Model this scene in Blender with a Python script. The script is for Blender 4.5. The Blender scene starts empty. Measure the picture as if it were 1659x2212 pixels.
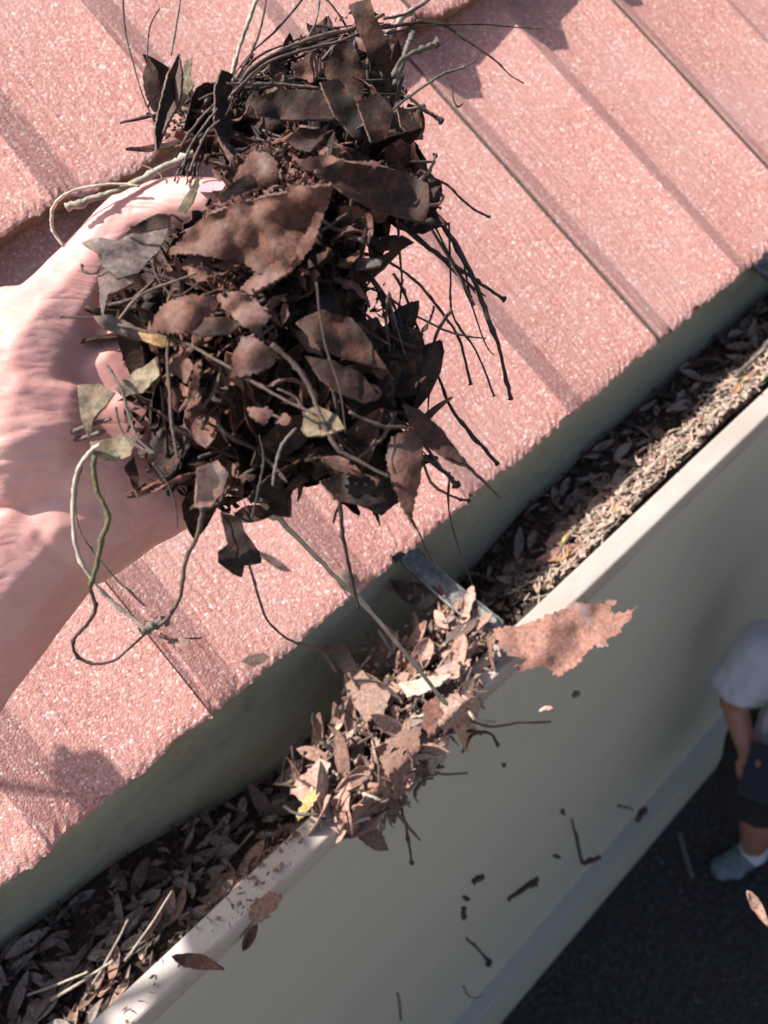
import bpy, bmesh, math, random
from mathutils import Vector, Matrix, noise, geometry
from math import radians, sin, cos, pi, sqrt, tan, atan2

random.seed(11)
RND = random.random
def U(a, b): return a + (b - a) * RND()
sc = bpy.context.scene
COL = sc.collection

# ------------------------------------------------------------------ camera
# X runs along the gutter, Y towards the house, Z up; the camera is held over the eave
CAMZ = 2.88
F, CX, CY = 1662.0, 830.0, 1106.0
G = Vector((3570, 2836, F)).normalized()
R = Vector((-G.y, G.x, 0)).normalized()
I = G.cross(R)
if I.z < 0: I.negate()
PITCH = radians(40)
H = cos(PITCH) * R + sin(PITCH) * I
UP = sin(PITCH) * R - cos(PITCH) * I
M3 = Matrix((G, H, UP))
CAM = Vector((0, 0, CAMZ))
cr, cu, cf = (M3 @ Vector((1, 0, 0))), (M3 @ Vector((0, 1, 0))), (M3 @ Vector((0, 0, 1)))
cd = bpy.data.cameras.new('camera'); cam = bpy.data.objects.new('camera', cd); COL.objects.link(cam)
cam.matrix_world = Matrix(((cr.x, cu.x, -cf.x, CAM.x), (cr.y, cu.y, -cf.y, CAM.y), (cr.z, cu.z, -cf.z, CAM.z), (0, 0, 0, 1)))
cd.sensor_fit = 'VERTICAL'; cd.sensor_height = 6.79; cd.sensor_width = 5.09; cd.lens = 5.1
cd.clip_start = 0.02; cd.clip_end = 300
cd.dof.use_dof = True; cd.dof.focus_distance = 0.31; cd.dof.aperture_fstop = 2.6
sc.camera = cam

# ------------------------------------------------------------------ sky and sun
SUN = Vector((-0.42, 0.52, 1.0)).normalized()
elev = math.asin(SUN.z)
w = bpy.data.worlds.new('World'); sc.world = w; w.use_nodes = True
nt = w.node_tree; nt.nodes.clear()
sky = nt.nodes.new('ShaderNodeTexSky'); sky.sky_type = 'NISHITA'; sky.sun_disc = False
sky.sun_elevation = elev; sky.sun_rotation = atan2(SUN.x, SUN.y)
sky.dust_density = 3.5; sky.ozone_density = 0.4
bg = nt.nodes.new('ShaderNodeBackground'); bg.inputs[1].default_value = 0.088
ow = nt.nodes.new('ShaderNodeOutputWorld')
nt.links.new(sky.outputs[0], bg.inputs[0]); nt.links.new(bg.outputs[0], ow.inputs[0])
sd = bpy.data.lights.new('sun', 'SUN'); sd.energy = 5.0; sd.angle = radians(0.53); sd.color = (1.0, 0.94, 0.88)
so = bpy.data.objects.new('sun', sd); COL.objects.link(so)
so.rotation_euler = SUN.to_track_quat('Z', 'Y').to_euler(); so.location = (0, 0, 8)
sc.view_settings.view_transform = 'Standard'; sc.view_settings.look = 'None'
sc.view_settings.gamma = 1.0; sc.view_settings.use_curve_mapping = False
sc.view_settings.exposure = 0.86

# ------------------------------------------------------------------ helpers
def P(x, y, z):                      # a point seen at (x, y) lying z metres in front of the lens
    return CAM + M3 @ Vector(((x - CX) * z / F, (CY - y) * z / F, z))
def TILT(y): return .00002 * max(0.0, min(600.0, y - 560.0))     # the held clump and palm lean back at the top
def RAY(x, y): return M3 @ Vector((x - CX, CY - y, F))
def AT_DROP(x, y, d):
    r = RAY(x, y); return CAM + r * (d / -r.z)
def AT_H(x, y, h):
    r = RAY(x, y); return CAM + r * (h / r.y)
def fb(v, o=4): return noise.fractal(v, 1.0, 2.0, o)

def tag(o, label=None, cat=None, group=None, kind=None):
    if label: o['label'] = label
    if cat: o['category'] = cat
    if group: o['group'] = group
    if kind: o['kind'] = kind
    return o
ROOT = {}
def thing(name, label, cat, loc, group=None):
    o = bpy.data.objects.new(name, None); COL.objects.link(o)
    o.location = loc; o.empty_display_size = 0.02
    ROOT[o] = Matrix.Translation(Vector(loc))
    return tag(o, label, cat, group)
def link(name, me, mat, parent=None, kind=None, smooth=True, mw=None):
    o = bpy.data.objects.new(name, me); COL.objects.link(o)
    if mat and not me.materials: me.materials.append(mat)
    if smooth and len(me.polygons) and not me.get('sm'):
        me.polygons.foreach_set('use_smooth', [True] * len(me.polygons))
        me['sm'] = 1
    if mw is not None: o.matrix_basis = mw
    if parent is not None:
        o.parent = parent
        o.matrix_parent_inverse = ROOT[parent].inverted()
        ROOT[o] = ROOT[parent] if mw is None else mw
    else:
        ROOT[o] = mw if mw is not None else Matrix.Identity(4)
    if kind: o['kind'] = kind
    return o
def mesh(name, vs, fs):
    me = bpy.data.meshes.new(name); me.from_pydata([tuple(v) for v in vs], [], fs); me.update(); return me
def rebase(me, loc):                 # put a mesh's origin on the thing itself
    me.transform(Matrix.Translation(-Vector(loc))); return Matrix.Translation(Vector(loc))
def solo(name, me, mat, label, cat, group=None):
    c = sum((v.co for v in me.vertices), Vector()) / len(me.vertices)
    return tag(link(name, me, mat, None, None, True, rebase(me, c)), label, cat, group)

# ------------------------------------------------------------------ materials
class N:
    def __init__(s, name):
        s.m = bpy.data.materials.new(name); s.m.use_nodes = True
        s.t = s.m.node_tree; s.b = s.t.nodes['Principled BSDF']
    def n(s, t, **k):
        x = s.t.nodes.new(t)
        for a, v in k.items(): setattr(x, a, v)
        return x
    def l(s, a, b): s.t.links.new(a, b)
    def pos(s): return s.n('ShaderNodeNewGeometry').outputs['Position']
    def obj(s): return s.n('ShaderNodeTexCoord').outputs['Object']
    def noise(s, vec, scale, detail=4, rough=0.6, dist=0.0):
        x = s.n('ShaderNodeTexNoise'); s.l(vec, x.inputs['Vector'])
        x.inputs['Scale'].default_value = scale; x.inputs['Detail'].default_value = detail
        x.inputs['Roughness'].default_value = rough; x.inputs['Distortion'].default_value = dist
        return x.outputs['Fac']
    def vor(s, vec, scale, out='Color', feature='F1'):
        x = s.n('ShaderNodeTexVoronoi'); x.feature = feature; s.l(vec, x.inputs['Vector'])
        x.inputs['Scale'].default_value = scale; return x.outputs[out]
    def ramp(s, fac, stops, interp='LINEAR'):
        x = s.n('ShaderNodeValToRGB'); x.color_ramp.interpolation = interp
        e = x.color_ramp.elements
        while len(e) < len(stops): e.new(0.5)
        for el, (p, c) in zip(e, stops):
            el.position = p; el.color = (c[0], c[1], c[2], 1) if not isinstance(c, (int, float)) else (c, c, c, 1)
        s.l(fac, x.inputs[0]); return x.outputs[0]
    def mix(s, fac, a, b, mode='MIX'):
        x = s.n('ShaderNodeMix'); x.data_type = 'RGBA'; x.blend_type = mode
        for v, i in ((fac, 0), (a, 6), (b, 7)):
            if isinstance(v, (int, float)): x.inputs[i].default_value = v
            elif isinstance(v, tuple): x.inputs[i].default_value = (*v, 1)
            else: s.l(v, x.inputs[i])
        return x.outputs[2]
    def math(s, op, a, b=0.0, c=0.0):
        x = s.n('ShaderNodeMath'); x.operation = op
        for v, i in ((a, 0), (b, 1), (c, 2)):
            if isinstance(v, (int, float)): x.inputs[i].default_value = v
            else: s.l(v, x.inputs[i])
        return x.outputs[0]
    def bump(s, h, strength, dist, nrm=None):
        x = s.n('ShaderNodeBump'); x.inputs['Strength'].default_value = strength; x.inputs['Distance'].default_value = dist
        s.l(h, x.inputs['Height'])
        if nrm is not None: s.l(nrm, x.inputs['Normal'])
        return x.outputs[0]
    def set(s, **k):
        for a, v in k.items():
            i = s.b.inputs[a.replace('_', ' ')]
            if isinstance(v, (int, float)): i.default_value = v
            elif isinstance(v, tuple): i.default_value = (*v, 1) if len(v) == 3 and i.type == 'RGBA' else v
            else: s.l(v, i)
        return s.m
    def rnd(s): return s.n('ShaderNodeObjectInfo').outputs['Random']

def m_tile():
    k = N('stone_chip_tile'); p = k.pos()
    wob = k.n('ShaderNodeVectorMath', operation='MULTIPLY_ADD'); k.l(p, wob.inputs[0]); wob.inputs[1].default_value = (1, 1, 1)
    nz = k.n('ShaderNodeTexNoise'); k.l(p, nz.inputs['Vector']); nz.inputs['Scale'].default_value = 700
    sc_ = k.n('ShaderNodeVectorMath', operation='SCALE'); k.l(nz.outputs['Color'], sc_.inputs[0]); sc_.inputs['Scale'].default_value = 0.0012
    k.l(sc_.outputs[0], wob.inputs[2]); q = wob.outputs[0]
    c1 = k.vor(q, 780); sep = k.n('ShaderNodeSeparateColor'); k.l(c1, sep.inputs[0])
    chip = k.ramp(sep.outputs[0], [(0.0, (0.26, 0.120, 0.105)), (0.12, (0.41, 0.172, 0.142)), (0.45, (0.49, 0.226, 0.190)), (0.78, (0.54, 0.278, 0.238)), (0.945, (0.63, 0.42, 0.385)), (0.985, (0.82, 0.71, 0.67)), (1.0, (0.90, 0.83, 0.80))])
    big = k.noise(p, 9, 5, 0.62); fine = k.noise(p, 60, 4)
    col = k.mix(k.ramp(big, [(0.42, 0.0), (0.74, 0.5)]), chip, (0.55, 0.365, 0.33))
    col = k.mix(k.ramp(fine, [(0.45, 0.0), (0.78, 0.4)]), col, (0.47, 0.20, 0.175))
    moss = k.ramp(k.noise(p, 5.2, 6, 0.65, 0.6), [(0.58, 0.0), (0.74, 0.45)])
    col = k.mix(moss, col, (0.38, 0.315, 0.275))
    hue = k.ramp(k.rnd(), [(0, (0.88, 0.87, 0.87)), (1, (1.04, 1.04, 1.04))]); col = k.mix(1.0, col, hue, 'MULTIPLY')
    d = k.vor(q, 780, 'Distance'); d2 = k.vor(q, 1400, 'Distance')
    h = k.math('ADD', k.math('MULTIPLY', d, -1.0), k.math('MULTIPLY', d2, -0.5))
    return k.set(Base_Color=col, Roughness=k.ramp(sep.outputs[1], [(0.0, 0.95), (0.9, 0.75), (1.0, 0.35)]), Normal=k.bump(h, 0.55, 0.0009))
def m_edge():
    k = N('worn_tile_edge'); p = k.pos()
    col = k.ramp(k.noise(p, 70, 6, 0.7), [(0.25, (0.10, 0.055, 0.035)), (0.5, (0.26, 0.14, 0.085)), (0.75, (0.36, 0.21, 0.15))])
    return k.set(Base_Color=col, Roughness=0.9, Normal=k.bump(k.noise(p, 300, 5, 0.7), 0.8, 0.002))
def m_paint(name, base, stain, amt, rough=0.42, scale=14):
    k = N(name); p = k.pos()
    mp = k.n('ShaderNodeMapping'); k.l(p, mp.inputs[0]); mp.inputs['Scale'].default_value = (0.5, 1, 1.6)
    n1 = k.noise(mp.outputs[0], scale, 6, 0.65, 0.4); n2 = k.noise(p, scale * 9, 5, 0.7)
    f = k.math('MULTIPLY_ADD', n2, 0.35, k.math('MULTIPLY', n1, 0.75))
    col = k.mix(k.ramp(f, [(0.48, 0.0), (0.78, amt)]), base, stain)
    spec = k.ramp(k.vor(p, 170, 'Distance'), [(0.03, 1.0), (0.09, 0.0)])
    gate = k.ramp(k.noise(p, 30, 2), [(0.55, 0.0), (0.62, 0.6)])
    col = k.mix(k.math('MULTIPLY', spec, gate), col, stain)
    return k.set(Base_Color=col, Roughness=rough, Normal=k.bump(n2, 0.06, 0.002))
def m_leaf(name, pal, rust, rustamt, rough=0.6, grey=(0.10, 0.10, 0.115), greyamt=0.2, scale=1.0):
    k = N(name); p = k.pos(); r = k.rnd()
    base = k.ramp(r, [(i / max(1, len(pal) - 1), c) for i, c in enumerate(pal)])
    n1 = k.noise(p, 130 * scale, 7, 0.72, 0.4); n2 = k.noise(p, 420 * scale, 4, 0.7); n3 = k.noise(p, 45 * scale, 3)
    var = k.ramp(n2, [(0.3, 0.42), (0.7, 1.45)])
    col = k.mix(1.0, base, var, 'MULTIPLY')
    col = k.mix(k.ramp(n3, [(0.55, 0.0), (0.68, greyamt)]), col, grey)
    col = k.mix(k.ramp(n1, [(0.52, 0.0), (0.62, rustamt)]), col, rust)
    o = k.obj(); sx = k.n('ShaderNodeSeparateXYZ'); k.l(o, sx.inputs[0])
    vein = k.ramp(k.math('ABSOLUTE', sx.outputs[1]), [(0.0, 1.0), (0.0009, 0.0)])
    h = k.math('ADD', n2, k.math('MULTIPLY', n1, 0.6)); h = k.math('ADD', h, k.math('MULTIPLY', vein, 0.5))
    k.set(Base_Color=col, Roughness=k.ramp(n1, [(0.3, rough - 0.08), (0.7, rough + 0.2)]), Normal=k.bump(h, 0.6, 0.0007))
    k.b.inputs['Specular IOR Level'].default_value = 0.25
    return k.m
def m_twig(name, a, b, c=None, rough=0.75):
    k = N(name); p = k.pos()
    col = k.ramp(k.noise(p, 130, 5, 0.7), [(0.3, a), (0.6, b)] + ([(0.75, c)] if c else []))
    var = k.ramp(k.rnd(), [(0, 0.75), (1, 1.2)]); col = k.mix(1.0, col, var, 'MULTIPLY')
    return k.set(Base_Color=col, Roughness=rough, Normal=k.bump(k.noise(p, 700, 4, 0.7), 0.6, 0.001))
def m_skin(name, base, red, pale, wrinkles=True):
    k = N(name); p = k.pos()
    n1 = k.noise(p, 38, 4, 0.55); n2 = k.noise(p, 260, 4, 0.6)
    col = k.mix(k.ramp(n1, [(0.34, 0.1), (0.72, 0.6)]), base, red)
    col = k.mix(k.ramp(n2, [(0.45, 0.0), (0.75, 0.35)]), col, pale)
    h = k.math('MULTIPLY', n2, 0.5); nrm = None
    if wrinkles:
        dt = k.n('ShaderNodeVectorMath', operation='DOT_PRODUCT'); k.l(p, dt.inputs[0]); dt.inputs[1].default_value = cu * 1.0 + cr * 0.10
        wv = k.math('MULTIPLY_ADD', k.noise(p, 26, 3, 0.5), 0.030, dt.outputs['Value'])
        wv = k.math('MULTIPLY_ADD', k.noise(p, 120, 2), 0.004, wv)
        a = k.math('ABSOLUTE', k.math('SINE', k.math('MULTIPLY', wv, 1050.0)))
        b = k.math('ABSOLUTE', k.math('SINE', k.math('MULTIPLY', wv, 430.0)))
        ridge = k.math('ADD', k.math('MULTIPLY', a, 0.35), k.math('POWER', b, 0.4))
        gate = k.ramp(k.noise(p, 30, 2), [(0.30, 0.0), (0.50, 1.0)])
        h = k.math('ADD', h, k.math('MULTIPLY', k.math('MULTIPLY', ridge, gate), 0.9))
        cell = k.vor(p, 1500, 'Distance', 'DISTANCE_TO_EDGE')
        h = k.math('ADD', h, k.math('MULTIPLY', cell, 0.25))
    m = k.set(Base_Color=col, Roughness=0.46, Normal=k.bump(h, 0.55, 0.0004))
    k.b.inputs['Subsurface Weight'].default_value = 0.12
    k.b.inputs['Subsurface Radius'].default_value = (1.0, 0.35, 0.2)
    k.b.inputs['Subsurface Scale'].default_value = 0.004
    return m
def m_plain(name, col, rough=0.7, var=0.25, scale=60, metal=0.0):
    k = N(name); p = k.pos(); n = k.noise(p, scale, 5, 0.65)
    c = k.mix(k.ramp(n, [(0.35, 0.0), (0.7, 1.0)]), tuple(x * (1 - var) for x in col), tuple(min(1, x * (1 + var)) for x in col))
    return k.set(Base_Color=c, Roughness=rough, Metallic=metal, Normal=k.bump(n, 0.15, 0.003))

TILE, EDGE = m_tile(), m_edge()
GAPSHADE = m_plain('joint_gap_shade', (0.075, 0.055, 0.045), 0.95, 0.5, 300)  # shade of the gap between tiles, put into colour
GUT = m_paint('gutter_paint', (0.42, 0.395, 0.285), (0.21, 0.165, 0.11), 0.8, 0.40, 16)
LIP = m_paint('gutter_lip_paint', (0.43, 0.375, 0.335), (0.25, 0.195, 0.155), 0.5, 0.38, 30)
WALLM = m_paint('wall_paint', (0.52, 0.49, 0.395), (0.43, 0.40, 0.31), 0.6, 0.5, 3.2)
LEDGE = m_paint('ledge_paint', (0.34, 0.33, 0.295), (0.28, 0.27, 0.235), 0.4, 0.35, 6)
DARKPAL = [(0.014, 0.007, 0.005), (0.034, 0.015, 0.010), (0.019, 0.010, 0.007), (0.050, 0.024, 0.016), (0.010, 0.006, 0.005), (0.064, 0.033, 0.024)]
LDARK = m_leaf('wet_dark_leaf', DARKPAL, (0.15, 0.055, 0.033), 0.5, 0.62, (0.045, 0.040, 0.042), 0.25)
LRUST = m_leaf('rusty_decayed_leaf', [(0.100, 0.046, 0.033), (0.15, 0.072, 0.053), (0.12, 0.056, 0.041)], (0.22, 0.095, 0.066), 0.75, 0.6, (0.15, 0.13, 0.145), 0.35)
LDRY = m_leaf('dry_brown_leaf', [(0.24, 0.135, 0.10), (0.38, 0.245, 0.19), (0.30, 0.175, 0.135), (0.44, 0.32, 0.25), (0.18, 0.105, 0.08), (0.35, 0.22, 0.175)], (0.32, 0.15, 0.105), 0.45, 0.75, (0.22, 0.20, 0.19), 0.25)
LSHADE = m_leaf('grey_brown_leaf', [(0.09, 0.060, 0.050), (0.19, 0.14, 0.12), (0.13, 0.085, 0.07), (0.26, 0.20, 0.17), (0.075, 0.053, 0.047)], (0.16, 0.085, 0.065), 0.4, 0.7, (0.17, 0.16, 0.16), 0.3)
LOLIVE = m_leaf('olive_dead_leaf', [(0.20, 0.16, 0.10), (0.26, 0.21, 0.14), (0.17, 0.13, 0.09)], (0.18, 0.10, 0.06), 0.35, 0.65, (0.22, 0.22, 0.13), 0.4)
LPINK = m_leaf('pale_pinkish_leaf', [(0.40, 0.235, 0.18), (0.46, 0.29, 0.23)], (0.36, 0.17, 0.12), 0.5, 0.75, (0.33, 0.30, 0.31), 0.4)
LYEL = m_leaf('yellowing_leaf', [(0.36, 0.32, 0.12), (0.40, 0.30, 0.14), (0.38, 0.18, 0.07)], (0.30, 0.16, 0.05), 0.3, 0.6, (0.3, 0.33, 0.12), 0.4)
LGREYT = m_leaf('grey_tan_leaf', [(0.25, 0.20, 0.172), (0.25, 0.20, 0.172)], (0.12, 0.08, 0.065), 0.5, 0.75, (0.24, 0.22, 0.20), 0.5)
LPALE = m_leaf('bleached_leaf_bits', [(0.50, 0.37, 0.30), (0.50, 0.37, 0.30)], (0.36, 0.21, 0.16), 0.5, 0.8, (0.45, 0.43, 0.36), 0.4, 1.5)
LRED = m_leaf('red_brown_leaf', [(0.29, 0.150, 0.115), (0.29, 0.150, 0.115)], (0.21, 0.095, 0.07), 0.55, 0.75, (0.23, 0.20, 0.205), 0.7)
LEDGEM = m_twig('torn_edge_highlight', (0.07, 0.04, 0.03), (0.19, 0.11, 0.082), (0.26, 0.17, 0.13))  # edge highlight painted as a paler rim on the torn leaves
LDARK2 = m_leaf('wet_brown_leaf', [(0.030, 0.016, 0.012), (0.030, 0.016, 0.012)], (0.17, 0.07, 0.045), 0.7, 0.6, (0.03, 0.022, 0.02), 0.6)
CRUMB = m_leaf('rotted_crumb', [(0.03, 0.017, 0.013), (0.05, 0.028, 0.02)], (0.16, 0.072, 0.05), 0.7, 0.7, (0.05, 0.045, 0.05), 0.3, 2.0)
BED = m_leaf('litter_mulch', [(0.035, 0.024, 0.02), (0.05, 0.034, 0.027)], (0.09, 0.055, 0.042), 0.5, 0.85, (0.07, 0.06, 0.055), 0.3)
TDARK = m_twig('dark_bark', (0.022, 0.014, 0.013), (0.06, 0.038, 0.032), (0.10, 0.065, 0.055))
TBROWN = m_twig('brown_bark', (0.07, 0.042, 0.034), (0.15, 0.098, 0.078), (0.21, 0.145, 0.115))
TPALE = m_twig('pale_stem', (0.26, 0.21, 0.155), (0.46, 0.40, 0.32), (0.56, 0.52, 0.46))
TGREY = m_twig('grey_stem', (0.075, 0.055, 0.048), (0.17, 0.135, 0.112), (0.22, 0.18, 0.15))
TGREEN = m_twig('mossy_stem', (0.10, 0.10, 0.03), (0.17, 0.15, 0.075), (0.08, 0.06, 0.045))
SKIN = m_skin('pink_skin', (0.74, 0.425, 0.365), (0.68, 0.245, 0.225), (0.78, 0.53, 0.47))
NAIL = m_plain('polished_nail', (0.60, 0.36, 0.40), 0.18, 0.05)

# ------------------------------------------------------------------ mesh builders
def tube_data(pts, rads, seg=6, knob=None, rough=0.2, sub=5):
    """a bark-like tube along a Catmull-Rom curve"""
    p = [pts[0]] + list(pts) + [pts[-1]]
    line = []; rr = []
    n = len(pts)
    for i in range(n - 1):
        for s in range(sub):
            t = s / sub
            a, b, c, d = p[i], p[i + 1], p[i + 2], p[i + 3]
            line.append(0.5 * ((2 * b) + (c - a) * t + (2 * a - 5 * b + 4 * c - d) * t * t + (3 * b - a - 3 * c + d) * t ** 3))
            rr.append(rads[i] * (1 - t) + rads[i + 1] * t)
    line.append(Vector(pts[-1])); rr.append(rads[-1])
    vs, fs = [], []
    nrm = None
    for i, c in enumerate(line):
        tg = (line[min(i + 1, len(line) - 1)] - line[max(i - 1, 0)])
        if tg.length < 1e-9: tg = Vector((0, 0, 1))
        tg.normalize()
        if nrm is None: nrm = tg.orthogonal().normalized()
        nrm = (nrm - tg * nrm.dot(tg))
        if nrm.length < 1e-6: nrm = tg.orthogonal()
        nrm.normalize(); bn = tg.cross(nrm)
        node = 1.0 + (0.35 if (RND() < 0.10) else 0.0); wob = rand_dir() * rr[i] * .22
        for k in range(seg):
            a = 2 * pi * k / seg
            r = rr[i] * node * (1 + rough * U(-1, 1)) * (1.9 if RND() < .025 else 1)
            vs.append(c + wob + nrm * cos(a) * r + bn * sin(a) * r)
    for i in range(len(line) - 1):
        for k in range(seg):
            k2 = (k + 1) % seg
            fs.append((i * seg + k, i * seg + k2, (i + 1) * seg + k2, (i + 1) * seg + k))
    fs.append(tuple(range(seg - 1, -1, -1))); m = (len(line) - 1) * seg
    fs.append(tuple(range(m, m + seg)))
    return vs, fs
def twig(name, pts, rads, mat, parent=None, seg=6, knob=0.0, **k):
    pts = [Vector(q) for q in pts]
    if isinstance(rads, (int, float)): rads = [rads] * len(pts)
    rads = list(rads)
    if knob:
        e = (pts[-1] - pts[-2]).normalized()
        pts = pts[:-1] + [pts[-1] - e * knob * 2.2, pts[-1] - e * knob * 0.5, pts[-1]]
        rads = rads[:-1] + [rads[-1], knob, knob * 0.75]
    vs, fs = tube_data(pts, rads, seg, **k)
    c = pts[len(pts) // 2]
    me = mesh(name, vs, fs)
    return link(name, me, mat, parent, None, True, rebase(me, c))

def leaf_mesh(name, L, W, seed, fold=0.25, curl=0.3, ragged=0.1, shape=0.9, twist=0.3, nu=12, nv=4, rough=0.05):
    """a leaf along +X, midrib on Y=0, thin solid blade with folded, curled, eroded lamina"""
    rs = random.Random(seed); off = Vector((rs.uniform(0, 90), rs.uniform(0, 90), 0))
    vs, fs = [], []
    for i in range(nu + 1):
        t = i / nu
        wd = W * 0.5 * max(0.03, sin(pi * min(1, max(0, t ** shape))) ** 0.75)
        for j in range(-nv, nv + 1):
            s = j / nv
            e = 1.0
            if abs(j) == nv: e = 1 - ragged * (0.5 + 0.9 * noise.noise(off + Vector((t * 9, s * 3, 1)))) - (ragged * rs.random() * 0.8)
            y = s * wd * e
            z = fold * abs(y) + curl * L * ((t - 0.5) ** 2) * 1.6 + rough * L * fb(off + Vector((t * 4, s * 1.6, 3)), 3)
            a = twist * (t - 0.5) * 2
            x = (t - 0.5) * L + ragged * L * 0.05 * rs.uniform(-1, 1)
            vs.append(Vector((x, y * cos(a) - z * sin(a), y * sin(a) + z * cos(a))))
    k = 2 * nv + 1
    for i in range(nu):
        for j in range(2 * nv):
            if ragged > 0.25 and (j in (0, 2 * nv - 1)) and rs.random() < ragged * 0.55: continue
            fs.append((i * k + j, i * k + j + 1, (i + 1) * k + j + 1, (i + 1) * k + j))
    me = mesh(name, vs, fs); thick(me, 0.0005); return me
def thick(me, t):
    """give a sheet a second skin t below it and close the rim"""
    n = len(me.vertices); no = [v.normal.copy() for v in me.vertices]; vs = [v.co.copy() for v in me.vertices]
    fs = [tuple(p.vertices) for p in me.polygons]; cnt = {}
    for f in fs:
        for a, b in zip(f, f[1:] + f[:1]):
            k = (min(a, b), max(a, b)); cnt[k] = None if k in cnt else (a, b)
    vs2 = vs + [v - m * t for v, m in zip(vs, no)]
    fs2 = fs + [tuple(i + n for i in reversed(f)) for f in fs]; rim = {}
    for e in cnt.values():
        if not e: continue
        q = []
        for i in (e[1], e[0], e[0] + n, e[1] + n):      # the rim has its own corners, so the blade shades flat to its edge
            if i not in rim: rim[i] = len(vs2); vs2.append(vs2[i])
            q.append(rim[i])
        fs2.append(tuple(q))
    me['rim'] = 2 * len(fs); me.clear_geometry(); me.from_pydata([tuple(v) for v in vs2], [], fs2); me.update()
def orient(center, xdir, nrm, roll=0.0, s=1.0):
    x = xdir.normalized(); z = (nrm - x * nrm.dot(x))
    if z.length < 1e-5: z = x.orthogonal()
    z.normalize(); y = z.cross(x)
    m = Matrix(((x.x, y.x, z.x), (x.y, y.y, z.y), (x.z, y.z, z.z))).to_4x4()
    return Matrix.Translation(center) @ m @ Matrix.Rotation(roll, 4, 'X') @ Matrix.Scale(s, 4)
def rand_dir():
    while True:
        v = Vector((U(-1, 1), U(-1, 1), U(-1, 1)))
        if 0.05 < v.length < 1: return v.normalized()

def inside(x, y, poly):
    c = False; n = len(poly); j = n - 1
    for i in range(n):
        if (poly[i][1] > y) != (poly[j][1] > y) and x < (poly[j][0] - poly[i][0]) * (y - poly[i][1]) / (poly[j][1] - poly[i][1]) + poly[i][0]: c = not c
        j = i
    return c
def plate_mesh(name, poly, zf, step=16, jag=5, warp=0.004, wscale=30, seed=0, th=0.0007, freq=0.06):
    """an irregular torn leaf: outline points with a depth function, filled, crumpled and given thickness"""
    rs = random.Random(seed); out = []
    n = len(poly)
    for i in range(n):
        a, b = poly[i], poly[(i + 1) % n]
        d = math.hypot(b[0] - a[0], b[1] - a[1]); k = max(1, int(d / (step * 0.55)))
        for s in range(k):
            t = s / k; dx, dy = (b[0] - a[0]) / max(d, 1), (b[1] - a[1]) / max(d, 1)
            o = rs.uniform(-jag, jag) if s else 0
            out.append((a[0] + (b[0] - a[0]) * t - dy * o, a[1] + (b[1] - a[1]) * t + dx * o))
    pts = [Vector((x, y)) for x, y in out]; m = len(pts)
    xs = [q[0] for q in out]; ys = [q[1] for q in out]
    y = min(ys)
    while y < max(ys):
        x = min(xs)
        while x < max(xs):
            qx, qy = x + rs.uniform(-.35, .35) * step, y + rs.uniform(-.35, .35) * step
            if inside(qx, qy, out): pts.append(Vector((qx, qy)))
            x += step
        y += step
    r = geometry.delaunay_2d_cdt(pts, [], [list(range(m))], 1, 0.01)
    off = Vector((seed * 7.3, seed * 3.1, 0)); vs = []
    for q in r[0]:
        z = zf(q.x, q.y) + warp * (noise.noise(Vector((q.x, q.y, 0)) * (freq / 9) + off) + .35 * noise.noise(Vector((q.x, q.y, 5)) * (freq / 3) + off))
        vs.append(P(q.x, q.y, z))
    me = mesh(name, vs, [tuple(f) for f in r[2]]); thick(me, th); return me
def plate(name, poly, zf, mat, parent=None, **k):
    edge = k.pop('edge', None)
    me = plate_mesh(name, poly, zf if callable(zf) else (lambda x, y, c=zf: c), **k)
    c = sum((v.co for v in me.vertices), Vector()) / max(1, len(me.vertices))
    if edge:
        me.materials.append(mat); me.materials.append(edge); r0 = me.get('rim', 0)
        for p in me.polygons[r0:]: p.material_index = 1
    return link(name, me, mat, parent, None, True, rebase(me, c))

_b = bmesh.new(); bmesh.ops.create_icosphere(_b, subdivisions=2, radius=1); ICO = [v.co.copy() for v in _b.verts]; _b.free()
def blob_mesh(name, caps, voxel, smooth=4, bumps=None):
    """capsules (a, ra, b, rb) merged into one continuous skin"""
    allv, allf = [], []
    for a, ra, b, rb in caps:
        q = bmesh.new()
        for c, r in (((a, ra), (b, rb)) if (a - b).length > 1e-4 else ((a, ra),)):
            for d in ICO: q.verts.new(c + d * r)
        h = bmesh.ops.convex_hull(q, input=q.verts[:])
        q.verts.index_update(); n0 = len(allv)
        allv += [v.co.copy() for v in q.verts]; allf += [tuple(n0 + v.index for v in f.verts) for f in q.faces]
        q.free()
    me = mesh(name, allv, allf)
    o = bpy.data.objects.new('remesh_source', me); COL.objects.link(o)
    md = o.modifiers.new('r', 'REMESH'); md.mode = 'VOXEL'; md.voxel_size = voxel
    sm = o.modifiers.new('s', 'SMOOTH'); sm.iterations = smooth; sm.factor = 0.6
    dg = bpy.context.evaluated_depsgraph_get()
    out = bpy.data.meshes.new_from_object(o.evaluated_get(dg)); out.name = name
    bpy.data.objects.remove(o); bpy.data.meshes.remove(me)
    if bumps:
        no = [v.normal.copy() for v in out.vertices]
        for v, m in zip(out.vertices, no): v.co += m * bumps(v.co)
        out.update()
    return out
def box_data(vs, fs, x0, x1, y0, y1, z0, z1):
    n = len(vs)
    vs += [Vector((x, y, z)) for x in (x0, x1) for y in (y0, y1) for z in (z0, z1)]
    fs += [tuple(n + i for i in f) for f in ((0, 1, 3, 2), (4, 6, 7, 5), (0, 4, 5, 1), (2, 3, 7, 6), (0, 2, 6, 4), (1, 5, 7, 3))]
def box(name, x0, x1, y0, y1, z0, z1, mat, parent):
    vs, fs = [], []; box_data(vs, fs, x0, x1, y0, y1, z0, z1)
    return link(name, mesh(name, vs, fs), mat, parent, None, False)

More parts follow.
